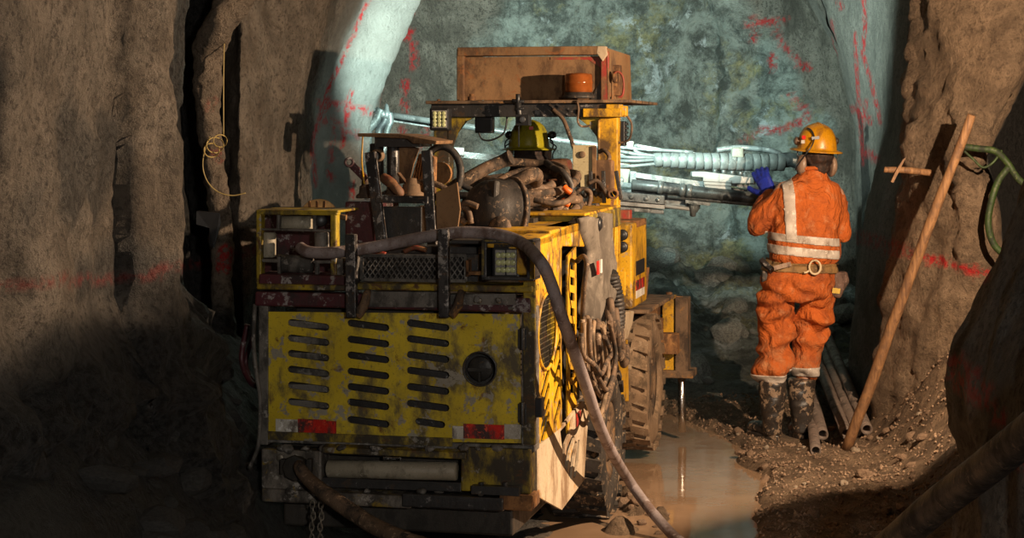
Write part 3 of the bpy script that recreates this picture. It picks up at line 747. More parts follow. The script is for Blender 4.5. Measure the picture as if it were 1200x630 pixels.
# rear door with punched slots
A = Mv(314, 365, 0); B = Mv(611, 519, 0)
def d2(x, y): p = Mv(x, y, 0); return (p.x, p.z)
holes = []
for xc, ys, dy in ((361.5, (380.5, 398.5, 416.5, 435, 453.5, 473), 0), (431.5, (381, 400, 418.5, 437.5, 455.5, 473.5, 494), 0), (501.5, (381, 399.5, 418, 436.5, 455.5, 475), 0)):
    for y in ys:
        c = d2(xc, y); a = d2(xc - 26, y - 3.5); b = d2(xc + 26, y + 3.5)
        holes.append(slot(c[0], c[1], .088, .0145, math.atan2(b[1]-a[1], b[0]-a[0])))
c = d2(504, 495.5); holes.append(slot(c[0], c[1], .062, .014, -.1))
c = d2(562.5, 432); holes.append(circ(c[0], c[1], .064, .064, 28))
outer = [d2(314, 365), d2(609, 368), d2(611, 519), d2(314, 514)][::-1]
m = MB(); cutplate(m, outer, holes, lambda a, b: (a, 0, b), (0, .008, 0)); door = P_('rear_door', m, MT['yellow_door'])
m = MB(); vbox(m, 318, 372, 606, 512, .055, .02); P_('radiator_core', m, MT['black_steel'])
m = MB()                                                # grey reflective baffle bars seen through the slots
for k in range(6): vbox(m, 330, 376 + 18.6*k, 392, 384 + 18.6*k, .035, .012)
P_('radiator_bars', m, MT['grey_muck'])
m = MB()
cc = Mv(562.5, 432, .03); m.cyl(cc, cc + Vector((0, .02, 0)), .05); m.box(cc + Vector((-.05, -.004, -.01)), cc + Vector((.05, .0, .003))); m.bar(cc+Vector((0,-.005,-.01)), cc+Vector((0,-.005,-.05)), .012, .01); P_('round_gauge', m, MT['engine'])
m = MB(); m.tube([(p[0], -.004, p[1]) for p in circ(*d2(562.5, 432), .066, .066, 24)], .004, n=6, sm=False, closed=True); P_('hole_rim', m, MT['black_steel'])
for x0, x1, y0, y1, cs in ((323, 392, 491, 508, ((323, 349, 'white_refl'), (349, 382, 'red_refl'), (382, 394, 'red_refl'))), (543, 611, 497, 514, ((530, 543, 'white_refl'), (543, 591, 'red_refl'), (591, 610, 'white_refl')))):
    for a, b, mt in cs:
        m = MB(); vbox(m, a, y0 + (2 if b - a < 15 else 0), b, y1, -.004, .003); o = P_('reflector_strip', m, MT[mt]); tag(o, 'red reflective strip' if 'red' in mt else 'white reflective strip')
# door edge strap, hinges and latch
m = MB(); vbox(m, 314, 509, 530, 519, -.008, .008); P_('door_bottom_strip', m, MT['yellow_dark'], bevel=.002)
for y in (397, 484):
    m = MB(); vbox(m, 607, y - 11, 617, y + 11, -.018, .018); a = Mv(612, y - 13, -.02); b = Mv(612, y + 13, -.02); m.cyl(a, b, .010); P_('hinge', m, MT['black_steel'], bevel=.002)
m = MB(); vbox(m, 622, 466, 635, 489, -.01, .05); P_('door_latch', m, MT['black'], bevel=.004)
# rear frame
m = MB()
vbox(m, 303, 345, 314, 521, -.006, .10); vbox(m, 611, 360, 626, 522, -.008, .10); vbox(m, 303, 516, 626, 524, .0, .1); P_('rear_frame', m, MT['grey_muck'], bevel=.004)
m = MB(); vbox(m, 613, 330, 627, 521, -.014, .02); P_('corner_post', m, MT['yellow_dark'], bevel=.004)
# stacked cross beams above the door
m = MB(); vbox(m, 299, 345, 622, 363, -.02, .12); P_('lower_cross_beam', m, MT['maroon'], bevel=.008, warp=.006)
m = MB(); vbox(m, 300, 333, 418, 340, -.03, .14); vbox(m, 418, 333, 624, 341, -.03, .14); P_('middle_cross_beam', m, MT['yellow_dark'], bevel=.006, warp=.004)
m = MB(); vbox(m, 302, 322, 410, 334, -.01, .14); P_('upper_cross_beam', m, MT['maroon'], bevel=.006, warp=.006)
m = MB(); vbox(m, 425, 342, 520, 360, -.026, .03); vbox(m, 528, 345, 604, 358, -.026, .03)
m.cyl(Mv(560, 351, -.02), Mv(560, 351, -.045), .012); m.cyl(Mv(583, 352, -.02), Mv(583, 352, -.045), .01); P_('muck_crust', m, MT['grey_muck'], bevel=.008, warp=.010, wsc=14)
for px in (562, 585):
    m = MB(); a = Mv(px, 352, -.028); m.cyl(a, a + Vector((0, -.012, 0)), .012, 6); P_('bolt', m, MT['chain'])
# expanded metal screen
def screen(x0, x1, y0, y1, v, nm):
    m = MB(); a = Mv(x0, y0, v); b = Mv(x1, y1, v); wdt = b.x - a.x; hgt = a.z - b.z; nx = int(wdt / .021); ny = 6; dx = wdt / nx; dy = hgt / ny
    for j in range(ny):
        for i in range(nx):
            x = a.x + (i + .5*(j % 2)) * dx; z = b.z + j * dy
            for s in (-1, 1):
                q0 = (x, v, z); q1 = (x + s*dx*.5, v + .002*s, z + dy)
                if a.x <= q1[0] <= b.x: m.bar(q0, q1, .0035, .003, (0, 1, 0))
    for p, q in (((a.x, v, a.z), (b.x, v, a.z)), ((a.x, v, b.z), (b.x, v, b.z)), ((a.x, v, a.z), (a.x, v, b.z)), ((b.x, v, a.z), (b.x, v, b.z))): m.bar(p, q, .012, .012, (0, 1, 0))
    P_(nm, m, MT['grey_muck'])
screen(424, 519, 299, 329, .03, 'mesh_screen'); screen(526, 546, 299, 329, .03, 'mesh_screen')
m = MB(); vbox(m, 420, 297, 560, 330, .10, .02); P_('screen_backing', m, MT['black_steel'])
m = MB(); vbox(m, 392, 300, 420, 330, .03, .1); P_('side_block', m, MT['grey_muck'], bevel=.012, warp=.01)
# two guard posts in front of the beams
for (x0, y0, x1, y1) in ((407, 274, 418, 372), (515, 268, 527, 372)):
    m = MB(); a = Mv((x0+x1)/2 - 0, y1, -.06); b = Mv((x0+x1)/2 - 1, y0, -.06); m.bar(a, b, .042, .036, (0, 1, 0)); P_('guard_post', m, MT['worn_post'], bevel=.004)
    m = MB(); m.tube([Mv(x1 + 1, y1 - 2, -.055), Mv(x1 + 9, y1 - 14, -.05), Mv(x1 + 12, y1 - 26, -.045), Mv(x1 + 14, y1 - 30, -.0)], [.018, .02, .017, .015], n=10); P_('post_bracket', m, MT['mud_steel'], warp=.004)
# bumper zone
m = MB(); vbox(m, 306, 527, 376, 576, -.03, .12); P_('bumper_plate', m, MT['bumper'], bevel=.008, warp=.004)
m = MB(); a = Mv(329, 536, -.03); m.cyl(a, a + Vector((0, -.01, 0)), .016); P_('bolt', m, MT['chain'])
m = MB(); vbox(m, 540, 525, 622, 577, -.02, .12); o = P_('bumper_plate', m, MT['yellow_dark'], bevel=.006)
tag(o, 'rusty yellow bumper plate at the right corner')
m = MB(); vbox(m, 376, 524, 541, 535, -.01, .1); vbox(m, 376, 562, 541, 574, -.02, .1); P_('bumper_channel', m, MT['black_steel'], bevel=.004, warp=.005)
m = MB(); a = Mv(384, 549, -.005); b = Mv(536, 552, -.005); m.cyl(a, b, .036, 20); P_('roller_bar', m, MT['roll_bar'])
m = MB(); vbox(m, 378, 526, 545, 534, -.045, .05); P_('channel_lip', m, MT['yellow_dark'], bevel=.004, warp=.008, wsc=16)
m = MB(); vbox(m, 448, 535, 470, 539, -.03, .02); P_('chrome_stub', m, MT['chrome'], bevel=.003)
m = MB(); vbox(m, 306, 577, 480, 592, -.05, .16); P_('bumper_ledge', m, MT['bumper'], bevel=.008, warp=.007)
m = MB(); vbox(m, 470, 581, 590, 597, -.065, .16); P_('bumper_ledge', m, MT['black_steel'], bevel=.006, warp=.004)
m = MB(); vbox(m, 585, 581, 623, 598, -.062, .16); P_('bumper_ledge', m, MT['rust'], bevel=.006, warp=.003)
m = MB(); vbox(m, 552, 570, 608, 580, -.06, .05)
for x in (564, 592): a = Mv(x, 570, -.035); m.cyl(a, a + Vector((0, 0, .018)), .012, 6)
P_('tow_bracket', m, MT['black_steel'], bevel=.003)
m = MB()                                                   # lumps of muck lying on the ledges
rr = random.Random(4)
for k in range(26):
    x = rr.uniform(312, 600); y = rr.choice([525, 525, 576, 362]); a = Mv(x, y, rr.uniform(-.05, .0)); s = rr.uniform(.006, .018); m.ellipsoid(a, s*1.8, s*1.3, s, n=8)
tag(P_('mud_lumps', m, MT['grey_muck'], warp=.008, wsc=30), kind='stuff')
# cable gland
m = MB(); a = Mv(351, 545, -.03); m.cyl(a, a + Vector((0, -.05, 0)), .040, 14); m.cyl(a + Vector((0, -.05, 0)), a + Vector((0, -.065, 0)), .052, 8)
m.box(a + Vector((-.065, -.05, -.03)), a + Vector((-.045, -.02, .03))); m.box(a + Vector((.045, -.05, -.02)), a + Vector((.065, -.02, .035))); P_('cable_gland', m, MT['engine'], bevel=.003)

# right side: vented skirt panel on the side plane
def s2(x, y): p = Su(x, y); return (p.y, p.z)
outer = [s2(628, 288), s2(640, 318), s2(658, 290), s2(658.5, 500), s2(629, 521)]
outer = [s2(627.5, 318), s2(641, 300), s2(658, 290), s2(658.5, 501), s2(628, 522)]
g = s2(640.3, 388); holes = [circ(g[0], g[1], .185, .150, 26)]
for y in (316, 340, 364, 388, 412, 436, 460, 484):
    if 342 < y < 500: q = s2(653, y); holes.append(slot(q[0], q[1], .085, .020, .55))
for y in (449, 468, 487, 502):
    q = s2(639, y); holes.append(slot(q[0], q[1], .10, .021, .55))
m = MB(); cutplate(m, outer[::-1], holes, lambda a, b: (HW, a, b), (-.008, 0, 0)); P_('side_vent_panel', m, MT['yellow'])
m = MB()
for k in range(-8, 9):
    y = g[0] + k * .02; h = .150 * math.sqrt(max(0, 1 - ((y - g[0]) / .185) ** 2)) + .004; m.bar((HW - .004, y, g[1] - h), (HW - .004, y, g[1] + h), .004, .004)
for k in range(-6, 7):
    z = g[1] + k * .021; w_ = .185 * math.sqrt(max(0, 1 - ((z - g[1]) / .15) ** 2)) + .004; m.bar((HW - .005, g[0] - w_, z), (HW - .005, g[0] + w_, z), .004, .004)
P_('round_grille', m, MT['yellow_dark'])
m = MB(); m.tube([(HW + .003, a, b) for a, b in circ(g[0], g[1], .188, .153, 28)], .007, n=6, sm=False, closed=True); P_('grille_ring', m, MT['yellow'])
# slanted corner hood
m = MB()
p = [Su(627, 284, HW), Su(664, 268, HW)]
h0 = Mv(540, 281, .03); z_t = Mv(627, 282, 0).z; z_f = Su(676, 284).z
v1 = Su(664, 284).y; v2 = Su(690, 270).y
m.prism([(HW - .002, .0, zv(322, 0, 627)), (HW - .002, .0, z_t), (HW - .002, v1, z_t + .02), (HW - .002, v2, z_t + .02), (HW - .002, v2, z_t - .10), (HW - .002, v1 * .9, z_t - .06), (HW - .002, .25, z_t - .19)][::-1], (-.10, 0, 0))
m.box((.10, .35, z_t - .02), (HW - .002, v2, z_t + .02)); m.box((.36, .0, z_t - .03), (HW - .002, .4, z_t + .004)); P_('corner_hood', m, MT['yellow'], bevel=.006)
# perforated inner strip
outer = [s2(668, 300), s2(678, 288), s2(679, 500), s2(668, 508)]
holes = []
for k in range(9):
    q = s2(673.5, 310 + 18 * k); holes.append([(q[0]-.05, q[1]-.016), (q[0]+.05, q[1]-.03), (q[0]+.05, q[1]+.004), (q[0]-.05, q[1]+.02)])
m = MB(); cutplate(m, outer[::-1], holes, lambda a, b: (HW - .01, a, b), (-.008, 0, 0)); P_('perforated_strip', m, MT['yellow'])
# things in the gap between the strips
m = MB()
for k, (x, y) in enumerate(((663, 345), (664, 372), (662, 400), (664, 430), (663, 455))):
    a = Su(x, y, HW - .10); m.cyl(a, a + Vector((.05, .10, .02)), .035); m.tube([a, a + Vector((.05, -.05, -.06)), a + Vector((.04, .03, -.14))], .014)
P_('engine_fittings', m, MT['engine'])
# lower cream skirt plate with fan-like opening and dark inside
outer = [s2(628.5, 523), s2(656, 502), s2(681, 470), s2(690, 470), s2(684, 562), s2(658, 597), s2(629, 581)]
q = s2(671, 520); petal = []
for k in range(5):
    x0 = 660 + k * 5.2; n_ = 8; 
holes = [[s2(x, y) for x, y in ((656, 505), (667, 493), (671, 486), (670, 500), (662, 520), (660, 540))],
         [s2(x, y) for x, y in ((661, 545), (664, 524), (671, 508), (673, 512), (667, 530), (664, 552))],
         [s2(x, y) for x, y in ((666, 557), (669, 532), (674, 516), (676, 518), (672, 536), (669, 562))],
         [s2(x, y) for x, y in ((671, 560), (674, 538), (677, 515), (679, 515), (677, 540), (674, 558))]]
m = MB(); cutplate(m, outer[::-1], holes, lambda a, b: (HW + .002, a, b), (-.010, 0, 0)); o = P_('lower_skirt_plate', m, MT['cream_mud']); tag(o, 'pale muddy skirt plate with curved slits')
m = MB(); 
for pts, mt in (((672, 508), 0),): a = Su(675, 500, HW + .004); m.box(a, a + Vector((.004, .10, .06)))
P_('red_mark', m, MT['red_refl'])
# deck box behind the hood, with strip of ports
zt = Su(695, 250).z
m = MB(); vbox(m, 622, 252, 690, 276, 1.12, .9); a = Mv(690, 250, 1.12); dk = P_('deck_box', m, MT['yellow_dark'], bevel=.006)
tb = Mv(622, 252, 1.12).z
m = MB(); m.box((Mv(605, 250, 1.12).x, 1.08, tb), (HW + .01, 2.05, tb + .012)); P_('deck_lid', m, MT['yellow'], bevel=.004)
a = Su(689, 256); b = Su(709, 248)
m = MB(); m.box((HW, a.y, tb - .045), (HW + .014, 1.85, tb + .004)); P_('port_strip', m, MT['yellow'], bevel=.003)
for k in range(5):
    y = a.y + .08 + k * .125; m = MB(); m.box((HW + .012, y, tb - .032), (HW + .018, y + .05, tb - .014)); P_('port', m, MT['blue'])
m = MB(); m.box((Mv(622, 270, 1.0).x, 1.0, Mv(650, 274, 1.0).z - .01), (Mv(676, 270, 1.0).x, 1.06, Mv(650, 267, 1.0).z + .008)); P_('black_rail', m, MT['black_steel'], bevel=.004)
m = MB(); a = Mv(664, 266, 1.0); m.bar(a, a + Vector((.04, 0, .03)), .03, .02); P_('rail_tab', m, MT['mud_steel'])
m = MB(); m.box((-.45, 1.2, .95), (HW - .06, 2.1, tb)); P_('mid_body', m, MT['engine'], bevel=.01)
# canvas covers: thick hanging cloth folded round hoses
def canvas(pts, u, nm, th=.02):
    """pts: (x_left, x_right, y) rows on the side plane; a padded, creased sheet"""
    nr = 26; nc = 14; ys = np.linspace(pts[0][2], pts[-1][2], nr); V = []; 
    for j, y in enumerate(ys):
        xl = np.interp(y, [p[2] for p in pts], [p[0] for p in pts]); xr = np.interp(y, [p[2] for p in pts], [p[1] for p in pts])
        for i in range(nc):
            t = i / (nc - 1); q = Su(xl + (xr - xl) * t, y, u); w_ = .035 * math.sin(math.pi * t) ** .6 + .010 * math.sin(t * 16 + y * .03) * math.sin(math.pi*t)
            V.append((q.x + w_, q.y, q.z))
    n0 = len(V); V += [(x - th, y, z) for x, y, z in [(u, v[1], v[2]) for v in V]]
    Fc = []
    for j in range(nr - 1):
        for i in range(nc - 1):
            k = j*nc + i; Fc.append((k, k+1, k+nc+1, k+nc)); Fc.append((n0+k, n0+k+nc, n0+k+nc+1, n0+k+1))
    per = [(i, i+1) for i in range(nc-1)] + [(j*nc+nc-1, (j+1)*nc+nc-1) for j in range(nr-1)] + [((nr-1)*nc+i+1, (nr-1)*nc+i) for i in range(nc-1)][::-1] + [((j+1)*nc, j*nc) for j in range(nr-1)]
    Fc += [(b_, a_, a_ + n0, b_ + n0) for a_, b_ in per]
    m = MB(); m.add(V, Fc, True); return P_(nm, m, MT['cloth_grey'], warp=.008, wsc=7)
canvas([(679, 698, 254), (682, 698, 275), (690, 698.5, 295), (688, 699, 330), (682, 699, 355), (681, 699, 372), (693, 699.5, 383), (695, 699, 405)], HW + .005, 'canvas_cover')
canvas([(699.5, 713, 250), (699.5, 714, 275), (700, 717, 300), (700, 720, 325), (700, 718, 345), (700, 712, 355), (700, 713, 380), (699, 706, 402)], HW + .012, 'canvas_cover')
m = MB(); a = Su(699, 306, HW + .045); m.box(a, Su(702.5, 321, HW + .052)); P_('red_tag', m, MT['red_tag'])
m = MB(); m.box(Su(702.5, 304, HW + .045), Su(706, 319, HW + .052)); P_('white_tag', m, MT['white'])
m = MB(); a = Su(703, 262, HW + .04); m.lathe([(.0, 0), (.03, .005), (.035, .02), (.02, .03)], a - Vector((.02,0,0)), (1, 0, 0), 10); P_('cover_grommet', m, MT['black'])
m = MB(); m.tube([Su(676, 306), Su(684, 300, HW + .05), Su(688, 312, HW + .07), Su(685, 330, HW + .06), Su(683, 360, HW + .04), Su(682, 400, HW + .02)], .011, n=8); P_('side_cable', m, MT['rubber_mud'])
# wheels
def wheel(u0, u1, v, z, r, mat):
    m = MB(); c = Vector((u0, v, z)); w_ = u1 - u0; s = 1 if w_ > 0 else -1; w_ = abs(w_); ax = (s, 0, 0)
    rim = r * .52
    prof = [(rim, .0), (rim + .02, -.0), (r*.80, .0), (r*.93, .015), (r*.96, .04), (r*.965, w_/2), (r*.96, w_ - .04), (r*.93, w_ - .015), (r*.80, w_), (rim + .02, w_), (rim, w_ - .02), (rim, .02)]
    m.lathe(prof, c, ax, 44)
    nl = 24
    for k in range(nl):
        for side in (0, 1):
            a = 2*math.pi*(k + .5*side)/nl; dirv = Vector((0, math.cos(a), math.sin(a))); tan = Vector((0, -math.sin(a), math.cos(a)))
            x0 = (-.004 if side == 0 else w_*.46); x1 = (w_*.54 if side == 0 else w_ + .004)
            q = []
            for x, k2 in ((x0, 0 if side == 0 else .5), (x1, .5 if side == 0 else 1.)):
                sk = (.014 if side == 0 else -.014) * (1 if x == x0 else -1)
                for t2 in (-.030, .030): q.append((x, t2 + sk))
            bp = [c + Vector((s*x, 0, 0)) + tan*t2 + dirv*(r*.93) for x, t2 in (q[0], q[1], q[3], q[2])]
            m.prism(bp, dirv * (r*.07))
    ty = P_('tyre', m, mat, warp=.004, wsc=12)
    m = MB(); m.lathe([(rim*1.02, .03), (rim, w_ - .02), (rim*.9, w_ - .03), (rim*.55, w_ - .07), (rim*.5, w_ - .03), (.05, w_ - .025)], c, ax, 30); hb = P_('wheel_hub', m, MT['mud_steel'], ty)
    m = MB()
    for k in range(8):
        a = 2*math.pi*k/8; q = c + Vector((s*(w_ - .06), math.cos(a)*rim*.7, math.sin(a)*rim*.7)); m.cyl(q, q + Vector((s*.03, 0, 0)), .014, 6)
    P_('wheel_nuts', m, MT['mud_steel'], ty); return ty
wheel(.32, .575, 1.83, .32, .375, MT['tyre'])
wheel(.38, .555, 3.42, .40, .385, MT['tyre_mud'])
wheel(-.32, -.56, 1.83, .32, .375, MT['tyre']); wheel(-.36, -.56, 3.42, .40, .385, MT['tyre_mud'])
m = MB(); m.cyl((-.5, 1.83, .32), (.5, 1.83, .32), .07); m.cyl((-.5, 3.42, .40), (.5, 3.42, .40), .07); P_('axle', m, MT['engine'])
# panels between the wheels, lit yellow
m = MB(); m.prism([Su(x, y, .47) for x, y in ((718, 398), (736, 398), (737, 470), (728, 470), (722, 440))], (-.05, 0, 0)); P_('frame_panel', m, MT['yellow'], bevel=.005)
m = MB(); m.prism([Su(x, y, .50) for x, y in ((716, 436), (727, 442), (728, 520), (718, 530))], (-.05, 0, 0)); P_('frame_panel', m, MT['mud_steel'], bevel=.005, warp=.006)
m = MB(); m.prism([Su(x, y, .52) for x, y in ((722, 366), (742, 362), (742, 378), (736, 398), (722, 398))], (-.16, 0, 0)); P_('fender', m, MT['cream_mud'], bevel=.008, warp=.014)
m = MB(); m.box((.28, 2.85, Su(745, 363, .52).z - .02), (.60, 3.85, Su(745, 363, .52).z)); P_('fender_top', m, MT['mud_steel'], bevel=.005, warp=.01)
# electrical box ahead of the post, rear face toward the camera
m = MB(); a = Mv(722, 300, 2.75); b = Mv(741, 300, 2.75); zt_ = Mv(730, 262, 2.75).z; zb_ = Mv(730, 362, 2.75).z
m.prism([(a.x, 2.75, zt_), (b.x, 2.75, zt_ + .0), (b.x - .0, 2.75, zb_), (a.x, 2.75, zb_)], (0, .52, 0)); eb = P_('electrical_box', m, MT['yellow'], bevel=.012)
for y in (275, 289):
    q = Mv(730, y, 2.745); m = MB(); m.cyl(q, q + Vector((0, -.03, 0)), .030, 16); m.cyl(q + Vector((0, -.03, 0)), q + Vector((0, -.035, 0)), .016, 12); P_('socket', m, MT['black'], eb)
m = MB(); vbox(m, 723, 318, 732, 340, 2.74, .01); P_('bracket_plate', m, MT['yellow'], eb, bevel=.003)
q = b.x + .001
for y0, y1, mt, nm in ((308, 325, 'black', 'warning_label'), (331, 343, 'red_refl', 'red_label'), (343, 352, 'white', 'white_label')):
    m = MB(); m.box((q, 2.87, Mv(741, y1, 2.75).z), (q + .003, 3.17, Mv(741, y0, 2.75).z)); P_(nm, m, MT[mt], eb)
m = MB(); vbox(m, 720, 258, 748, 266, 2.9, .3); P_('box_cap', m, MT['rust'], eb, bevel=.004)
m = MB(); vbox(m, 724, 246, 738, 257, 2.5, .08); P_('red_valve', m, MT['red_edge'], bevel=.006)
# ribbed hose bundle and slung cables on the side
m = MB()
pts = [Su(x, y, .60) for x, y in ((716, 322), (719, 335), (722, 350), (723, 366), (722, 380))]
m.tube(pts, .035, n=12)
for k in range(14):
    t = k / 13 * (len(pts) - 1); i = min(int(t), len(pts) - 2); q = pts[i].lerp(pts[i+1], t - i); m.lathe([(.030, 0), (.042, .006), (.042, .018), (.030, .024)], q, (0, .1, -1), 12)
P_('ribbed_conduit', m, MT['rubber_dark'])
rr = random.Random(9)
for k in range(9):                       # slung hose loops
    x0 = rr.uniform(681, 692); x1 = rr.uniform(703, 716); yt = rr.uniform(372, 392); yb = rr.uniform(430, 500); xm = (x0 + x1) / 2 + rr.uniform(2, 10)
    uu = HW + .03 + .012 * k
    m = MB(); m.tube([Su(x0, yt, uu), Su(x0 + 1, (yt + yb)/2, uu), Su(xm - 5, yb - 10, uu + .01), Su(xm + 3, yb, uu + .01), Su(xm + 9, yb - 14, uu + .01), Su(x1 + 7, (yt + yb)/2, uu), Su(x1, yt + 4, uu)], .011, n=8)
    P_('slung_cable', m, MT['rubber_mud'] if k % 3 else MT['tyre_mud'])
for k in range(6):
    x0 = 684 + k * 4; m = MB(); m.tube([Su(x0, 376 + rr.uniform(-5, 5), HW + .06), Su(x0 + rr.uniform(-2, 2), 396, HW + .08), Su(x0 + rr.uniform(-2, 3), 425, HW + .06), Su(x0 + rr.uniform(-2, 5), 452, HW + .04)], rr.uniform(.010, .017), n=8)
    P_('hanging_hose', m, MT['tyre_mud'] if k % 2 else MT['rubber_mud'])
for x, y0, y1, du in ((718, 350, 402, .06), (724, 362, 418, .07), (729, 375, 426, .05), (715, 360, 395, .05)):
    m = MB(); m.tube([Su(x - 3, y0, HW + du), Su(x, (y0+y1)/2, HW + du + .02), Su(x + 1, y1, HW + du), Su(x + 5, y1 - 4, HW + du), Su(x + 5, y1 - 20, HW + du - .02)], .017, n=9); P_('hanging_hose', m, MT['rubber_mud'])
# rear work lamp housing on the corner
m = MB(); v0 = -.02
a = Mv(564, 282, v0); b = Mv(625, 328, v0)
for (x0, y0, x1, y1) in ((564, 281, 625, 285.5), (564, 324, 625, 328.5), (564, 281, 570, 328), (617, 281, 625, 328)): vbox(m, x0, y0, x1, y1, v0, .14)
vbox(m, 564, 281, 625, 328, v0 + .12, .02); hs = P_('lamp_housing', m, MT['black_steel'], bevel=.003)
m = MB()
for (x0, y0, x1, y1) in ((566, 281, 612, 283.2), (564.5, 284, 567, 322)): vbox(m, x0, y0, x1, y1, v0 - .006, .008)
vbox(m, 621, 284, 626, 327, v0 - .004, .012); P_('yellow_edging', m, MT['yellow_dark'], hs)
def led_lamp(x0, y0, x1, y1, v, cols, rows, nm='work_lamp', two=1):
    m = MB(); vbox(m, x0, y0, x1, y1, v, .07); lp = P_(nm, m, MT['black'], bevel=.010)
    ix, iy = (x1-x0)*.12, (y1-y0)*.12
    halves = [(x0+ix, y0+iy, x1-ix, (y0+y1)/2 - 1), (x0+ix, (y0+y1)/2 + 1, x1-ix, y1-iy)] if two == 1 else [(x0+ix, y0+iy, (x0+x1)/2 - .8, y1-iy), ((x0+x1)/2 + .8, y0+iy, x1-ix, y1-iy)]
    for h in halves:
        m = MB(); vbox(m, *h, v - .004, .01); ln = P_('lens', m, MT['led_plate'], lp, bevel=.003)
    m = MB()
    for i in range(cols):
        for j in range(rows):
            x = x0 + ix*1.3 + (x1-x0-2.6*ix)*(i+.5)/cols; y = y0 + iy*1.4 + (y1-y0-2.8*iy)*(j+.5)/rows; q = Mv(x, y, v - .004); m.lathe([(.012, 0), (.011, .003), (.007, .005), (.002, .0055)], q, (0, -1, 0), 12)
    P_('led', m, MT['led_dot'], lp); return lp
led_lamp(576, 288, 609, 327, .0, 4, 3, two=2)
m = MB(); vbox(m, 578, 285, 606, 290, .0, .03); P_('lamp_bracket', m, MT['black'], hs, bevel=.003)
# left open cage with tubes
v0 = .02; m = MB()
for r_ in ((300, 247, 395, 252), (300, 326, 392, 334), (300, 247, 306, 330), (387, 247, 394, 330)): vbox(m, *r_, v0, .05)
for r_ in ((300, 247, 306, 330), (387, 247, 394, 330)): vbox(m, *r_, v0 + .25, .04)
vbox(m, 300, 246, 396, 249, v0, .29); cg = P_('cage_frame', m, MT['yellow_dark'], bevel=.006)
m = MB()
for r_ in ((306, 268, 388, 271), (323, 250, 327, 270), (366, 250, 370, 270), (324, 300, 328, 328), (306, 303, 326, 307), (366, 305, 388, 309), (368, 308, 372, 328)): vbox(m, *r_, v0 + .01, .03)
P_('cage_dividers', m, MT['grey_muck'], cg, bevel=.005, warp=.004)
m = MB(); m.cyl(Mv(327, 261, v0 + .07), Mv(366, 262, v0 + .07), .031); P_('cage_roller', m, MT['roll_bar'], cg, warp=.004)
m = MB(); m.cyl(Mv(315, 272, v0 + .06), Mv(315, 301, v0 + .06), .032); P_('cage_roller', m, MT['roll_bar'], cg, warp=.004)
m = MB(); m.cyl(Mv(377, 272, v0 + .05), Mv(377, 302, v0 + .05), .030); P_('cage_roller', m, MT['grey_muck'], cg, warp=.004)
m = MB(); m.cyl(Mv(326, 308, v0 + .06), Mv(366, 310, v0 + .06), .036); P_('cage_roller', m, MT['grey_muck'], cg, warp=.008)
m = MB(); m.cyl(Mv(376, 258, v0 + .05), Mv(376, 258, v0 + .02), .026); P_('cage_cap', m, MT['black'], cg)
m = MB(); vbox(m, 306, 250, 390, 328, v0 + .27, .02); P_('cage_back', m, MT['maroon'], cg)
m = MB(); q = Mv(374, 249, .33); m.lathe([(.0, -.02), (.085, -.018), (.088, 0), (.085, .018), (.0, .02)], q + Vector((0, 0, -.03)), (.1, -1, .0), 26)
dsc = P_('orange_disc', m, MT['orange_pale']); m = MB()
for k in (-.03, .0, .03): m.bar(q + Vector((k, -.03, -.02)), q + Vector((k*1.1, -.03, .05)), .008, .01, (0, 1, 0))
P_('disc_ribs', m, MT['rust'], dsc)
m = MB(); m.tube([Mv(395, 254, .2), Mv(400, 254, .2), Mv(406, 255, .2)], .012); P_('hinge_stub', m, MT['mud_steel'])
# rack, tank and plates behind
m = MB(); vbox(m, 404, 236, 441, 290, .38, .35); P_('maroon_tank', m, MT['maroon'], bevel=.008)
m = MB()
m.bar(Mv(447, 281, .30), Mv(434, 178, .30), .045, .03, (0, 1, 0)); m.bar(Mv(507, 290, .30), Mv(500, 176, .30), .042, .03, (0, 1, 0)); m.bar(Mv(441, 233, .295), Mv(503, 234, .295), .03, .042, (0, 1, 0)); P_('rack_frame', m, MT['worn_post'], bevel=.004)
m = MB(); vbox(m, 446, 242, 494, 282, .34, .03); P_('rack_panel', m, MT['black_steel'], bevel=.003)
m = MB(); vbox(m, 492, 241, 503, 274, .35, .02); P_('rust_plate', m, MT['rust_plate'])
m = MB(); vpoly(m, [(511, 225), (536, 213), (540, 245), (536, 272), (512, 272)], .30, .012); P_('splash_plate', m, MT['rust_plate'], bevel=.003, warp=.004)
for x0, x1, y0, y1 in ((433, 450, 168, 208), (453, 468, 164, 215)):
    q0 = Mv((x0+x1)/2, y1, .55); q1 = Mv((x0+x1)/2, y0, .55); m = MB(); m.cyl(q0, q1, (x1-x0)/2/282., 14); P_('canister', m, MT['black_steel'])
m = MB(); q = Mv(444, 182, .50); 
for k in range(5): m.tube([q + Vector((.022*math.cos(t*.63), -.008*k - .001, .022*math.sin(t*.63))) for t in range(10)], .005, n=6, closed=True)
P_('coil_spring', m, MT['mud_steel'])
m = MB(); vbox(m, 458, 184, 464, 205, .50, .01); P_('label_plate', m, MT['grey_muck'])
m = MB(); vpoly(m, [(467, 171), (492, 171), (486, 190), (481, 213), (464, 213)], .58, .012); P_('bent_plate', m, MT['rust_plate'], warp=.02, wsc=10)
m = MB(); vpoly(m, [(494, 178), (480, 215), (492, 230), (508, 230), (509, 184)], .62, .05); 
for k in range(7): m.bar(Mv(480 + k*4.5, 222, .60), Mv(492 + k * 1.5, 180, .60), .008, .01, (0, 1, 0))
P_('fan_shroud', m, MT['rust'], bevel=.003)
m = MB(); vpoly(m, [(419, 156), (470, 157), (512, 165), (511, 169), (484, 168), (476, 162), (419, 160)], .45, .28); P_('top_plate', m, MT['rust_plate'], bevel=.003)
m = MB(); vbox(m, 439, 160, 492, 172, .50, .2); P_('top_plate_frame', m, MT['black_steel'])
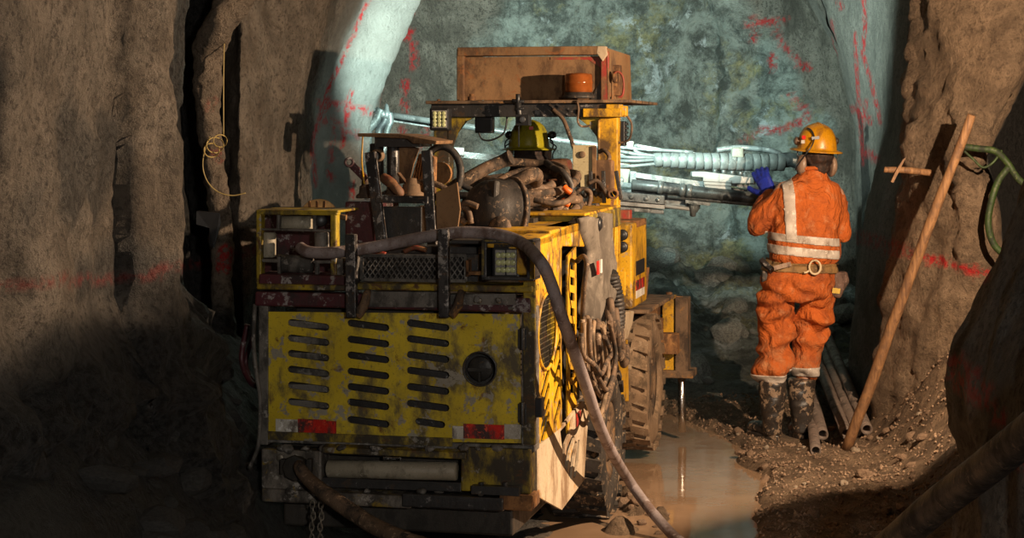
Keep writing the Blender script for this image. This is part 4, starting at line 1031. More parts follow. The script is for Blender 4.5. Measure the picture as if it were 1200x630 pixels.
m = MB(); m.bar(Mv(411, 192, .4), Mv(430, 211, .4), .03, .015, (0, 1, 0)); m.pipe(Mv(409, 190, .38), Mv(409, 190, .43), .022, .011, 14); P_('pull_lever', m, MT['maroon'], bevel=.003)
m = MB(); m.tube([Mv(518, 202, .9) + Vector((.085*math.cos(t*.524), 0, .115*math.sin(t*.524))) for t in range(12)], .017, n=10, closed=True); hw_ = P_('hose_ring', m, MT['rubber_dark'])
m = MB(); q = Mv(516, 203, .92); m.cyl(q, q + Vector((0, .03, 0)), .05); P_('ring_centre', m, MT['rust'], hw_)
for x, y, s in ((428, 222, .03), (482, 220, .045), (460, 222, .03)):
    q = Mv(x, y + 10, .42); m = MB(); m.lathe([(s*1.3, 0), (s*1.3, .012), (s*.9, .02), (s*.8, .05), (s*.55, .055), (s*.5, .075), (s*.05, .078)], q, (0, 0, 1), 16); P_('filler_cap', m, MT['mud_steel'])
m = MB(); m.tube([Mv(449, 208, .38), Mv(457, 213, .36), Mv(466, 222, .35), Mv(472, 228, .36)], [.018, .022, .02, .014]); P_('valve_arm', m, MT['red_edge'], warp=.006, wsc=20)
m = MB(); m.bar(Mv(467, 203, .5), Mv(482, 222, .45), .014, .01); P_('thin_link', m, MT['rust_plate'])
m = MB(); m.tube([Mv(427, 215, .35), Mv(424, 190, .4), Mv(425, 160, .42)], .004, n=6); P_('yellow_rod', m, MT['yellow'])
for pts in ([(470, 226), (490, 214), (512, 216), (530, 226)], [(440, 232), (462, 224), (480, 230)], [(505, 250), (520, 240), (546, 244), (552, 262)], [(546, 262), (536, 250), (545, 238), (560, 242)]):
    m = MB(); m.tube([Mv(x, y, .45) for x, y in pts], .013, n=8); P_('short_hose', m, MT['rubber_mud'])
m = MB(); vbox(m, 404, 288, 560, 297, .18, .35); vbox(m, 528, 281, 566, 286, .1, .5); P_('rear_deck', m, MT['black_steel'], bevel=.004)
for (x, y) in ((486, 292), (438, 297)):
    m = MB(); m.tube([Mv(x - 12, y + 3, .1), Mv(x, y - 2, .1), Mv(x + 14, y + 1, .1)], .010, n=7); P_('red_hose_end', m, MT['red_edge'])
m = MB(); vbox(m, 546, 305, 549, 324, .0, .05); vbox(m, 546, 318, 566, 322, .0, .05); P_('rust_bracket', m, MT['rust'])
# big air cleaner bowl
m = MB(); c = Mv(597, 250, .78); ax = Vector((-.72, -.62, .12)); rb = .145
m.lathe([(rb, 0), (rb*1.03, -.02), (rb*1.03, .02), (rb*.98, .03), (rb*.97, .08), (rb*.90, .13), (rb*.72, .17), (rb*.45, .19), (.02, .195)], c, ax, 36); ac = P_('air_cleaner', m, MT['rubber_dark'])
axn = ax.normalized()
m = MB(); m.tube([c + axn*.0 + (Vector((0, 0, 1)).cross(axn).normalized()*math.cos(t*.262) + axn.cross(Vector((0, 0, 1)).cross(axn).normalized())*math.sin(t*.262))*rb*1.05 for t in range(24)], .009, n=8, closed=True); P_('clamp_ring', m, MT['rubber_mud'], ac)
m = MB(); m.bar(c + axn*.13 + Vector((.06, -.05, .13)), c + axn*.17 + Vector((.08, -.04, -.13)), .065, .03, axn); P_('cleaner_strap', m, MT['engine'], ac, bevel=.01)
m = MB(); m.ellipsoid(Mv(586, 268, .58), .05, .03, .055); P_('dust_cap', m, MT['rubber_mud'], ac)
m = MB(); vbox(m, 590, 256, 625, 282, .95, .1); P_('cleaner_bracket', m, MT['engine'])
# ---- canopy
vc = 2.2; m = MB()
zc = Mv(620, 119, vc).z
cu0 = Mv(498, 119, vc).x; cu1 = Mv(738, 122, vc).x
m.box((cu0, vc, zc - .008), (cu1, vc + 1.0, zc + .008)); cn = P_('canopy_roof', m, MT['mud_steel'], bevel=.003, warp=.004)
m = MB(); vbox(m, 505, 121, 716, 137, vc + .06, .05); P_('canopy_beam', m, MT['black_steel'], bevel=.004)
m = MB(); vbox(m, 505, 121, 716, 130, vc + .85, .05); P_('canopy_beam', m, MT['black_steel'], bevel=.004)
m = MB(); vbox(m, 702, 137, 724, 330, vc + .08, .09); vbox(m, 700, 140, 703, 200, vc + .07, .08); P_('canopy_post', m, MT['yellow'], bevel=.006)
m = MB(); vbox(m, 508, 137, 527, 290, vc + .1, .09); P_('canopy_post', m, MT['yellow_dark'], bevel=.006)
m = MB(); vpoly(m, [(524, 135), (560, 135), (546, 142), (536, 155), (528, 176), (524, 176)], vc + .1, .03); P_('gusset', m, MT['yellow_dark'])
m = MB(); vpoly(m, [(676, 137), (704, 137), (704, 178), (699, 160), (690, 148)], vc + .1, .03); P_('gusset', m, MT['yellow_dark'])
m = MB(); vbox(m, 683, 127, 728, 137, vc + .02, .16); vbox(m, 710, 122, 726, 128, vc + .03, .12); P_('post_cap', m, MT['yellow'], bevel=.004)
m = MB(); vbox(m, 722, 124, 734, 136, vc + .05, .06); P_('side_bracket', m, MT['yellow'], bevel=.004)
led_lamp(503, 126, 526, 153, vc - .06, 3, 4)
m = MB(); vbox(m, 556, 133, 577, 156, vc + .12, .06); lb = P_('square_lamp', m, MT['black'], bevel=.008)
m = MB(); m.tube([Mv(561, 155, vc+.12), Mv(565, 163, vc+.12), Mv(576, 164, vc+.12), Mv(590, 156, vc+.12), Mv(594, 140, vc+.12), Mv(593, 132, vc+.12)], .005, n=6); P_('lamp_cable', m, MT['black'], lb)
m = MB(); vbox(m, 720, 142, 732, 171, vc + .25, .08); 
for k in range(5): vbox(m, 731, 144 + k*5, 734, 146.5 + k*5, vc + .25, .08)
P_('finned_lamp', m, MT['black'], bevel=.004)
m = MB(); m.tube([Mv(732, 132, vc+.1), Mv(740, 145, vc+.1), Mv(738, 162, vc+.1), Mv(729, 167, vc+.1), Mv(722, 166, vc+.1)], .006, n=7); P_('lamp_cable', m, MT['rubber_mud'])
m = MB(); m.tube([Mv(648, 128, vc), Mv(660, 140, vc - .02), Mv(668, 160, vc-.05), Mv(676, 180, vc-.08), Mv(692, 195, vc-.1), Mv(708, 193, vc-.08), Mv(714, 184, vc-.05), Mv(708, 176, vc-.02), Mv(702, 178, vc)], .011, n=8); P_('canopy_cable', m, MT['rubber_mud'])
m = MB(); m.tube([Mv(676, 118, vc - .01), Mv(678, 128, vc-.03), Mv(677, 142, vc-.02), Mv(682, 148, vc), Mv(692, 147, vc)], .006, n=7); P_('beacon_cable', m, MT['rubber_mud'])
m = MB(); m.lathe([(.0125, 0), (.01, .012), (.002, .014)], Mv(514, 119, vc+.1), (0, 0, 1), 6); P_('bolt', m, MT['rust'])
m = MB(); m.lathe([(.022, 0), (.022, .02), (.013, .024), (.013, .035), (.002, .036)], Mv(553, 118, vc+.1), (0, 0, 1), 10); P_('bolt', m, MT['rust'])
# amber beacon
q = Mv(678, 115, vc + .10); m = MB(); m.lathe([(.088, 0), (.088, .012), (.076, .016), (.074, .03)], q, (0, 0, 1), 26); bc = P_('beacon', m, MT['rubber_dark'])
m = MB(); m.lathe([(.070, .03), (.072, .04), (.072, .075), (.075, .08), (.072, .085), (.071, .115), (.066, .125), (.02, .13), (.002, .13)], q, (0, 0, 1), 30); P_('amber_lens', m, MT['amber'], bc)
# ball mount and small camera hanging from the roof edge
m = MB(); m.cyl(Mv(607, 122, vc - .02), Mv(607, 110, vc - .02), .012); m.cyl(Mv(600, 118, vc-.02), Mv(614, 119, vc-.02), .010); m.cyl(Mv(607, 120, vc - .03), Mv(609, 140, vc - .03), .018); m.cyl(Mv(603, 128, vc-.04), Mv(614, 127, vc-.04), .009)
bm_ = P_('ball_mount', m, MT['black'])
m = MB(); vbox(m, 604, 134, 620, 147, vc - .07, .06); m.cyl(Mv(612, 140, vc-.07), Mv(612, 140, vc-.085), .018); P_('mounted_camera', m, MT['black'], bm_, bevel=.004)
m = MB(); m.bar(Mv(608, 146, vc - .04), Mv(608, 172, vc - .04), .010, .006); P_('mount_rod', m, MT['black'], bm_)
m = MB(); m.bar(Mv(644, 122, vc+.02), Mv(662, 137, vc+.02), .014, .01); m.bar(Mv(652, 122, vc+.02), Mv(676, 136, vc+.02), .014, .01); P_('canopy_brace', m, MT['black_steel'])
# valve stand with lever bank
vl = 2.0
m = MB(); vbox(m, 671, 170, 697, 219, vl, .02); vs0 = P_('valve_board', m, MT['beige'], bevel=.003)
m = MB(); vbox(m, 694, 171, 698, 221, vl - .012, .03); P_('board_edge', m, MT['rust_plate'], vs0)
m = MB(); q = Mv(682.5, 181, vl); m.cyl(q, q + Vector((0, -.012, 0)), .017, 12); P_('board_stud', m, MT['mud_steel'], vs0)
m = MB(); vbox(m, 698, 188, 718, 225, vl + .02, .06); P_('valve_body', m, MT['rust_plate'], bevel=.008, warp=.008)
for (x0, y0, x1, y1) in ((677, 200, 679, 236), (692, 200, 693, 236), (707, 200, 708, 238), (722, 200, 728, 234)):
    m = MB(); m.bar(Mv(x1, y1, vl - .05), Mv(x0, y0, vl - .05), .020, .012, (0, 1, 0)); P_('lever', m, MT['black_steel'], bevel=.003)
m = MB()
for x in range(672, 722, 6): m.cyl(Mv(x, 228 + (x % 4), vl - .03), Mv(x + 4, 224 + (x % 5), vl - .03), .017, 8)
P_('valve_bank', m, MT['engine'])
m = MB(); m.pipe(Mv(718.5, 227, vl - .09), Mv(718.5, 227, vl - .06), .028, .015, 16); m.bar(Mv(718, 234, vl-.07), Mv(716, 250, vl - .07), .016, .014); P_('shackle_ring', m, MT['rust'])
for pts in ([(674, 226), (683, 221), (692, 226), (690, 240), (684, 246), (676, 247)], [(690, 214), (700, 212), (708, 222), (714, 232)], [(698, 240), (706, 246), (712, 250)], [(672, 232), (676, 240), (688, 238)]):
    m = MB(); m.tube([Mv(x, y, vl - .08) for x, y in pts], .011, n=8); P_('valve_hose', m, MT['rubber_mud'])
m = MB(); vbox(m, 690, 226, 704, 238, vl - .03, .06); P_('yellow_block', m, MT['yellow'], bevel=.004)
m = MB(); m.tube([Mv(722, 240, vc), Mv(720, 300, vc), Mv(722, 345, vc)], .006, n=6); m.cyl(Mv(716, 257, vc-.02), Mv(726, 257, vc-.02), .014); P_('post_fittings', m, MT['yellow'])
m = MB(); vbox(m, 724, 318, 733, 346, vc + .05, .01); P_('post_plate', m, MT['yellow'], bevel=.003)
# operator's seat
m = MB(); m.box((-.05, 2.55, .92), (.40, 2.95, 1.0)); m.box((-.02, 2.50, 1.0), (.37, 2.58, 1.38)); P_('operator_seat', m, MT['black'], bevel=.03)
m = MB(); m.box((-.2, 2.2, .7), (.45, 3.2, .92)); P_('cab_floor', m, MT['engine'], bevel=.01)
m = MB(); vbox(m, 640, 186, 664, 214, 2.75, .2); P_('red_motor_cover', m, MT['red_edge'], bevel=.03)
# stabiliser jack at the front right
vj = 4.0
m = MB(); vbox(m, 776, 347, 790, 436, vj, .12); P_('jack_sleeve', m, MT['yellow'], bevel=.005)
m = MB(); vbox(m, 791, 349, 806, 436, vj - .02, .14); P_('jack_sleeve', m, MT['mud_steel'], bevel=.005)
m = MB(); vbox(m, 773, 434, 812, 443, vj - .03, .20); P_('jack_collar', m, MT['mud_steel'], bevel=.005)
m = MB(); m.cyl(Mv(798.5, 443, vj + .05), Mv(799.5, 506, vj + .05), .024, 18); P_('jack_rod', m, MT['chrome'])
m = MB(); m.cyl(Mv(784, 347, vj + .05), Mv(784, 342, vj + .05), .02, 8); m.bar(Mv(766, 347, vj+.05), Mv(800, 349, vj+.05), .03, .02); vbox(m, 752, 350, 770, 372, vj - .1, .3); vbox(m, 764, 372, 778, 424, vj, .08); m.box((.2, 3.9, .5), (.62, 4.1, .62)); P_('jack_bracket', m, MT['rust'], bevel=.004)
m = MB(); m.cyl(Mv(756, 347, vj - .3), Mv(759, 313, vj - .3), .011); P_('grab_rod', m, MT['rust'])
# left side piping and rod
m = MB(); m.tube([Mv(299, 356, .0), Mv(297, 400, -.02), Mv(301, 440, -.02), Mv(305, 470, -.01), Mv(303, 520, 0), Mv(292, 548, .02)], .009, n=8); P_('side_rod', m, MT['grey_muck'])
m = MB(); m.tube([Mv(290, 380, .2), Mv(283, 420, .2), Mv(292, 445, .15), Mv(300, 452, .1)], .012, n=8); m.tube([Mv(296, 395, .2), Mv(288, 425, .22), Mv(297, 448, .15)], .01, n=8); P_('side_hose', m, MT['maroon'])
# ------------------------------------------------------------------ things lying on the machine
def Wm(p): return ORG + uh * p.x + vh * p.y + Vector((0, 0, p.z))
def WMv(px, py, v): return Wm(Mv(px, py, v))
def WSu(px, py, u=HW): return Wm(Su(px, py, u))
# steel tray on the canopy
tr = empty('steel_tray', WMv(628, 118, 2.45), -YAW); tag(tr, 'rusty steel tray with red paint traces on the canopy roof', 'tray')
def Tb(nm, fn, mat, **k):
    m = MB(); fn(m); P = tr.location; m.v = [tuple((lambda q: (q.dot(uh), q.dot(vh), q.z))(Wm(Vector(v)) - P)) for v in m.v]; return m.build(nm, mat, tr, **k)
vt = 2.40
Tb('rear_panel', lambda m: vbox(m, 541, 66, 704, 117, vt + .03, .01), MT['rust_plate'], warp=.003)
Tb('top_flange', lambda m: vbox(m, 536, 55, 708, 65, vt - .01, .07), MT['rust_plate'], bevel=.004, warp=.004)
Tb('side_flange', lambda m: vbox(m, 535, 57, 543, 118, vt, .05), MT['rust_plate'], bevel=.004)
Tb('side_flange', lambda m: vbox(m, 704, 60, 713, 118, vt, .04), MT['red_edge'], bevel=.004)
Tb('side_panel', lambda m: m.prism([Mv(712, 56, vt), Mv(714, 118, vt), Mv(714, 118, vt) + Vector((.04, .5, 0)), Mv(712, 56, vt) + Vector((.04, .5, -.02))], (-.012, 0, 0)), MT['rust_plate'], bevel=.003)
Tb('side_panel', lambda m: m.box(Mv(537, 118, vt) + Vector((0, .03, 0)), Mv(540, 60, vt) + Vector((0, .5, 0))), MT['rust_plate'])
Tb('front_panel', lambda m: m.box(Mv(541, 117, vt) + Vector((0, .5, 0)), Mv(716, 62, vt) + Vector((0, .51, 0))), MT['rust_plate'])
Tb('tray_floor', lambda m: m.box(Mv(540, 119, vt), Mv(716, 117, vt) + Vector((0, .5, 0))), MT['rust_plate'])
Tb('red_stripe', lambda m: vpoly(m, [(645, 67), (704, 67), (704, 79), (697, 75), (690, 70), (645, 70)], vt + .026, .004), MT['red_edge'])
Tb('corner_gusset', lambda m: m.prism([Mv(x, y, vt - .01) for x, y in ((700, 54), (710, 54), (712, 64), (706, 72), (699, 62))], (0, .05, 0)), MT['cream_mud'], bevel=.004)
Tb('corner_gusset', lambda m: vpoly(m, [(704, 94), (704, 117), (692, 117)], vt + .02, .01), MT['rubber_dark'])
Tb('side_hinge', lambda m: (vbox(m, 715, 76, 726, 112, vt + .1, .1), m.cyl(Mv(718, 90, vt + .02), Mv(724, 90, vt + .02), .03)), MT['rust'], bevel=.004)
Tb('red_wire_loop', lambda m: m.tube([Mv(x, y, vt) for x, y in ((719, 88), (723, 84), (729, 88), (731, 100), (729, 112), (722, 114))], .006, n=7), MT['red_edge'])

# coil of muddy hose on the deck
cp = WMv(610, 240, 1.6)
def coil():
    m = MB(); r = random.Random(2); pts = []
    c = Mv(606, 222, 1.55)
    for k in range(9):
        for t in range(12):
            a = 2*math.pi*t/12; rx = .235 + .035*math.sin(k*2.1) + .012*r.uniform(-1, 1); ry = .27
            pts.append(Vector((c.x + .02 + rx*math.cos(a), c.y + ry*math.sin(a) + r.uniform(-.01, .01), c.z - .12 + .022*k + .05*math.sin(a) * (k % 3 - .3) + r.uniform(-.008, .008) + (.02*math.sin(a*2 + k)))))
    m.tube([Wm(p) - cp for p in pts], .021, n=10, sub=4); return m
o = coil().build('coiled_hose', MT['rubber_mud']); o.location = cp; tag(o, 'coil of thick mud-brown hose heaped on the machine deck before the driver', 'hose')
def hose(nm, pts, r, mat, label, cat='hose', group=None, n=12, sub=8):
    base = Vector(pts[0]); m = MB(); m.tube([Vector(p) - base for p in pts], r, n=n, sub=sub); o = m.build(nm, mat); o.location = base; tag(o, label, cat, group); return o
hose('thick_hose', [WMv(522, 226, 1.1), WMv(540, 214, 1.1), WMv(566, 199, 1.15), WMv(588, 189, 1.2), WMv(599, 184, 1.2)], [.03, .031, .031, .031, .036], MT['rubber_mud'], 'thick brown hose end poking up left of the coil')
hose('thick_hose', [WMv(553, 232, 1.15), WMv(578, 224, 1.1), WMv(602, 214, 1.12), WMv(626, 204, 1.15), WMv(628, 212, 1.3)], .033, MT['rubber_mud'], 'thick brown hose slanting across the front of the coil')
hose('black_hose', [WMv(537, 214, 1.0), WMv(552, 222, 1.0), WMv(575, 230, 1.0), WMv(590, 226, 1.05)], .014, MT['rubber_dark'], 'short black hose crossing below the coil at its left')
hose('black_hose', [WMv(530, 229, 1.0), WMv(556, 229, 1.0), WMv(580, 230, 1.1)], .017, MT['rubber_dark'], 'straight dark hose running level behind the air cleaner')
hose('black_hose', [WMv(640, 190, 1.5), WMv(648, 196, 1.45), WMv(660, 202, 1.4), WMv(669, 216, 1.4), WMv(668, 228, 1.4)], .016, MT['rubber_dark'], 'black cable looping over the right edge of the coil')
hose('brown_hose', [WMv(626, 234, 1.2), WMv(645, 238, 1.2), WMv(664, 236, 1.25), WMv(672, 228, 1.4), WMv(668, 220, 1.6)], .014, MT['rubber_mud'], 'thin brown hose end curling at the right foot of the coil')
for x, y, w_ in ((664, 222, 6), (662, 237, 7)):
    m = MB(); q = WMv(x, y, 1.35); m.tube([Vector((-.012, 0, .012)), Vector((.0, -.005, 0)), Vector((.018, 0, -.012))], .015, n=8); o = m.build('orange_cap', simple('orange_cap', (.85, .14, .01), .5)); o.location = q
    tag(o, 'small orange cap on the hose coil, ' + ('upper one' if y < 230 else 'lower one'), 'cap')
# lilac supply hose across the machine and down to the floor
pts = [WMv(352, 290, .0), WMv(362, 295, -.04), WMv(385, 296, -.05), WMv(407, 294, -.02), WMv(440, 289, .0), WMv(480, 281, .0), WMv(521, 274, .0), WMv(550, 272, .0), WMv(585, 275, -.01), WMv(612, 285, -.05)]
pts += [WSu(633, 306, HW + .09), WSu(645, 330, HW + .12), WSu(658, 370, HW + .15), WSu(672, 410, HW + .16), WSu(686, 450, HW + .17), WSu(700, 492, HW + .17), WSu(716, 528, HW + .16)]
pts += [W(738, 564, 8.78), W(762, 597, 8.62), W(792, 630, 8.45), Vector((.80, 8.2, -.0)), Vector((.9, 7.8, -.0)), Vector((.95, 7.2, .0))]
hose('supply_hose', pts, .024, MT['hose_lilac'], 'long dusty lilac-brown hose crossing the machine and falling to the puddle', n=14)
# power cable from the gland
pts = [WMv(351, 545, -.085), WMv(352, 549, -.12), WMv(362, 562, -.14), WMv(384, 580, -.18), WMv(410, 598, -.22), WMv(440, 617, -.28), WMv(480, 634, -.4), WMv(560, 660, -.6), WMv(640, 700, -1.0)]
hose('power_cable', pts, [.024, .026, .028, .032, .033, .033, .033, .033, .033], MT['rubber_mud'], 'thick muddy power cable drooping from the bumper gland to the ground')
# left ground hose
hose('ground_hose', [WMv(293, 548, .1), WMv(281, 545, .15), WMv(270, 558, .1), WMv(262, 585, .0), WMv(256, 625, -.1), WMv(250, 670, -.2)], [.014, .02, .026, .027, .028, .028], MT['rubber_dark'], 'dark muddy hose rising from the black muck left of the machine')
# chain
ch = empty('hanging_chain', WMv(366, 588, -.08), -YAW); tag(ch, 'short rusty steel chain hanging below the bumper', 'chain')
for side in (0, 1):
    for k in range(9):
        m = MB(); z = -.022*k - .01; x = side * .035 + .004*math.sin(k); a = (k % 2) * math.pi/2 + .3; e = Vector((math.cos(a), math.sin(a), 0))
        ring = [Vector((x, 0, z)) + e*(.009*math.cos(t)) + Vector((0, 0, .017*math.sin(t))) for t in [2*math.pi*i/10 for i in range(10)]]; m.tube(ring, .0035, n=6, sm=False, closed=True); m.build('link', MT['chain'], ch)
# dark foreground pipe at the bottom right
hose('dark_pipe', [Vector((1.85, 2.4, 2.05)), Vector((1.62, 3.4, 1.68)), W(1290, 440, 4.6), W(1215, 500, 5.0), W(1150, 552, 5.4), W(1100, 590, 5.7), W(1060, 625, 5.9), W(1010, 668, 6.2)], .052, MT['rubber_dark'], 'thick dark pipe slanting past the lower right corner', 'pipe', n=18)
# ------------------------------------------------------------------ drilling boom ahead of the machine
bm0 = empty('drill_boom', (.75, 12.05, 0)); tag(bm0, 'silvery drill boom with feed rail lying across in front of the rock face', 'drill boom')
def BP(nm, fn, mat, **k):
    m = MB(); fn(m); m.v = [(v[0]-.75, v[1]-12.05, v[2]) for v in m.v]; return m.build(nm, MT[mat] if isinstance(mat, str) else mat, bm0, **k)
def wb(m, x0, y0, x1, y1, D, dep): a = W(x0, y0, D); b = W(x1, y1, D); m.box((a.x, D, b.z), (b.x, D + dep, a.z))
def wq(m, pts, D, dep): m.prism([W(x, y, D) for x, y in pts], (0, dep, 0))
BP('pale_block', lambda m: wq(m, [(724, 167), (743, 165), (740, 190), (736, 216), (722, 216)], 12.0, .12), 'pale', bevel=.01)
BP('pale_block_bolt', lambda m: m.cyl(W(728, 211, 12.0), W(728, 211, 11.985), .018), 'silver')
for k, (y0, y1, x1) in enumerate(((176, 183, 778), (183, 184, 770), (188, 187, 768), (195, 191, 775), (170, 183, 765), (172, 178, 812))):
    BP('boom_hose', lambda m: m.tube([W(722 if k != 4 else 745, y0, 12.0), W(745, (y0 + y1)/2 + 1 - (k == 5)*2, 11.96), W(x1, y1, 12.0)], .011, n=8), 'silver')
# wrapped hose bundle: core and separate wrap turns
core = [W(x, y, 12.0) for x, y in ((766, 187), (790, 187), (820, 188), (850, 190), (880, 191), (905, 190), (925, 187), (935, 190))]
BP('hose_bundle', lambda m: m.tube(core, [.035, .044, .048, .050, .050, .052, .048, .045], n=14), 'silver_dark')
for k in range(16):
    x = 771 + k * 9.6; y = 187 + 3 * math.sin((x - 766) / 165 * 1.9); r = (.046 + .010*min(1, k/5.)) ; q = W(x, y, 12.0)
    BP('wrap_band', lambda m: m.lathe([(r*.96, -.0235), (r, -.021), (r*1.005, 0), (r, .021), (r*.96, .0235)], q, (1, .05, .10*math.cos(k)), 18), 'wrap')
BP('hose_clamp', lambda m: wb(m, 858, 172, 872, 184, 11.95, .1), 'pale', bevel=.01, warp=.008)
BP('upper_strap', lambda m: m.tube([W(840, 176, 12.05), W(862, 173, 12.05), (W(885, 174, 12.05)), W(905, 177, 12.05), W(924, 186, 12.05)], .018, n=8), 'silver')
BP('upper_strap', lambda m: m.tube([W(745, 170, 12.1), W(780, 176, 12.1), (W(815, 180, 12.1))], .009, n=8), 'silver_bright')
# feed rail
def rail(m, x0, y0, x1, y1, h, D, dep): wq(m, [(x0, y0), (x1, y1), (x1, y1 + h), (x0, y0 + h)], D, dep)
BP('rail_head', lambda m: rail(m, 745, 202, 826, 213, 6, 11.95, .10), 'silver')
BP('rail_groove', lambda m: rail(m, 738, 200, 746, 201, 14, 11.97, .08), 'silver_dark', bevel=.003)
BP('rail_web', lambda m: rail(m, 745, 208, 940, 229, 5, 12.0, .08), 'silver_dark')
BP('rail_foot', lambda m: rail(m, 726, 213, 940, 237, 5, 11.97, .12), 'silver')
BP('carriage', lambda m: wq(m, [(811, 201), (826, 201), (884, 208), (884, 215), (856, 215), (855, 221), (825, 218), (824, 208), (811, 207)], 11.88, .1), 'silver_bright', bevel=.006)
for k in range(3): BP('carriage_plate', lambda m: rail(m, 824 + k, 209 + k*4, 857, 211 + k*4, 3, 11.868, .02), 'silver_bright', bevel=.002)
BP('carriage', lambda m: wq(m, [(877, 209), (935, 216), (935, 232), (878, 226)], 11.9, .1), 'silver_bright', bevel=.006)
BP('carriage_slot', lambda m: rail(m, 858, 214, 877, 217, 4, 11.93, .05), 'silver_dark')
BP('top_dots', lambda m: [m.cyl(W(838 + 10*k, 202 + k, 11.93), W(838 + 10*k, 198 + k, 11.93), .014, 8) for k in range(4)], 'silver')
BP('drill_cylinder', lambda m: m.cyl(W(740, 216, 11.86), W(800, 222, 11.86), .034), 'silver_dark')
for x, y in ((770, 219), (796, 222), (804, 223)):
    BP('cylinder_collar', lambda m: m.lathe([(.034, 0), (.043, .008), (.043, .03), (.034, .038)], W(x, y, 11.86), (1, .02, -.1), 18), 'silver')
BP('drill_cylinder', lambda m: m.cyl(W(808, 224, 11.86), W(945, 238, 11.86), .037), 'silver_dark')
BP('lower_rod', lambda m: m.cyl(W(782, 229, 11.9), W(932, 243, 11.9), .018), 'silver')
BP('slide_plate', lambda m: rail(m, 724, 224, 779, 229, 11, 11.84, .05), 'silver_dark', bevel=.004)
for x, y in ((740, 231), (757, 233), (771, 234)):
    BP('slide_bolt', lambda m: m.cyl(W(x, y, 11.84), W(x, y, 11.825), .014, 14), 'silver')
BP('slide_plate', lambda m: rail(m, 722, 235, 779, 240, 5, 11.86, .06), 'silver_bright', bevel=.003)
BP('slide_plate', lambda m: rail(m, 722, 241, 778, 246, 5, 11.88, .06), 'silver', bevel=.003)
BP('push_rod', lambda m: m.cyl(W(779, 241, 11.9), W(810, 245, 11.9), .013), 'silver_bright')
BP('rod_head', lambda m: (m.ellipsoid(W(813, 243, 11.9), .034, .03, .04), m.bar(W(803, 236, 11.9), W(832, 239, 11.9), .04, .02), m.cyl(W(812, 240, 11.88), W(812, 253, 11.9), .02)), 'silver')
# left half, seen over the machine
BP('long_tube', lambda m: m.cyl(W(452, 134, 12.4), W(712, 172, 12.2), .020), 'silver')
BP('long_rail', lambda m: (rail(m, 526, 176, 712, 194, 7, 12.25, .08)), 'silver')
BP('rail_block', lambda m: (wq(m, [(526, 172), (544, 173), (544, 182), (526, 181)], 12.2, .08)), 'silver_bright', bevel=.004)
BP('long_rail', lambda m: (rail(m, 456, 138, 504, 145, 4, 12.45, .05)), 'silver_dark')
BP('short_tube', lambda m: m.cyl(W(434, 128, 12.5), W(447, 131, 12.5), .018), 'silver')
for k, (dx, rr_) in enumerate(((0, .03), (13, .024), (22, .022))):
    BP('gripper_arm', lambda m: m.tube([W(447 + dx*.4, 128 + dx*.2, 12.3), W(440 + dx*.8, 142, 12.3), W(431 + dx, 152, 12.3), W(430 + dx, 170, 12.3), W(421 + dx*.9, 190, 12.3), W(416 + dx*.8, 215, 12.3), W(410 + dx, 250, 12.3)], rr_, n=10), 'silver' if k != 1 else 'silver_dark', warp=.004)
BP('gripper_head', lambda m: (m.lathe([(.02, 0), (.03, .01), (.03, .04), (.02, .05), (.012, .09), (.002, .1)], W(453, 139, 12.3), (0, 0, 1), 12), m.ellipsoid(W(449, 134, 12.3), .03, .03, .035)), 'silver')
for k in range(6):
    BP('curved_hose', lambda m: m.tube([W(640, 212 + k*3, 11.9), W(655, 200 + k*3, 11.9), W(670, 188 + k*4, 11.95), W(684, 180 + k*5, 12.0)], .014, n=8), 'wrap')
BP('boom_arm', lambda m: (m.bar((.2, 11.2, 1.25), (.45, 11.95, 1.40), .16, .2), m.bar((.36, 11.98, 1.40), (1.2, 12.02, 1.38), .10, .12)), 'silver_dark', bevel=.01)
BP('boom_foot', lambda m: m.bar((.35, 11.3, .55), (.30, 11.3, 1.3), .2, .2, (0, 1, 0)), 'silver_dark', bevel=.01)

# ------------------------------------------------------------------ pole, pipes, stake, green hose, wire
def polep(nm, pts, rs_, mat, label, cat, **k):
    base = Vector(pts[0]); m = MB(); m.tube([Vector(p) - base for p in pts], rs_, n=12, sub=4); o = m.build(nm, mat, warp=k.get('warp', 0)); o.location = base; tag(o, label, cat, k.get('group')); return o
X0, D0 = at_floor(991, 527)
b0 = W(991, 528, D0 + .0)
polep('wooden_pole', [b0, W(1025, 438, D0 - .10), W(1066, 325, D0 - .22), W(1104, 225, D0 - .34), W(1139, 135, D0 - .44)], [.030, .031, .029, .027, .023], MT['wood'], 'long brown wooden pole leaning against the brown rock pillar', 'pole', warp=.003)
for i, (x, y, xf, yf, lab) in enumerate(((956, 529, 946, 452, 'leftmost and nearest'), (964, 510, 936, 405, 'second from the left'), (992, 509, 948, 398, 'middle one'), (1004, 506, 958, 392, 'fourth, its mouth behind the wooden pole'), (1016, 504, 966, 386, 'rightmost'))):
    Xa, Da = at_floor(x, y + 5); a = W(x, y - 1, Da); Db = Da + 2.3; b = W(xf, yf, Db)
    m = MB(); m.pipe(Vector((0, 0, 0)), b - a, .034 if i else .030, .025 if i else .022, 20); o = m.build('steel_pipe', MT['steel_pipe']); o.location = a
    tag(o, 'grey steel pipe on the gravel behind the worker, ' + lab, 'pipe', 'steel pipes on the gravel')
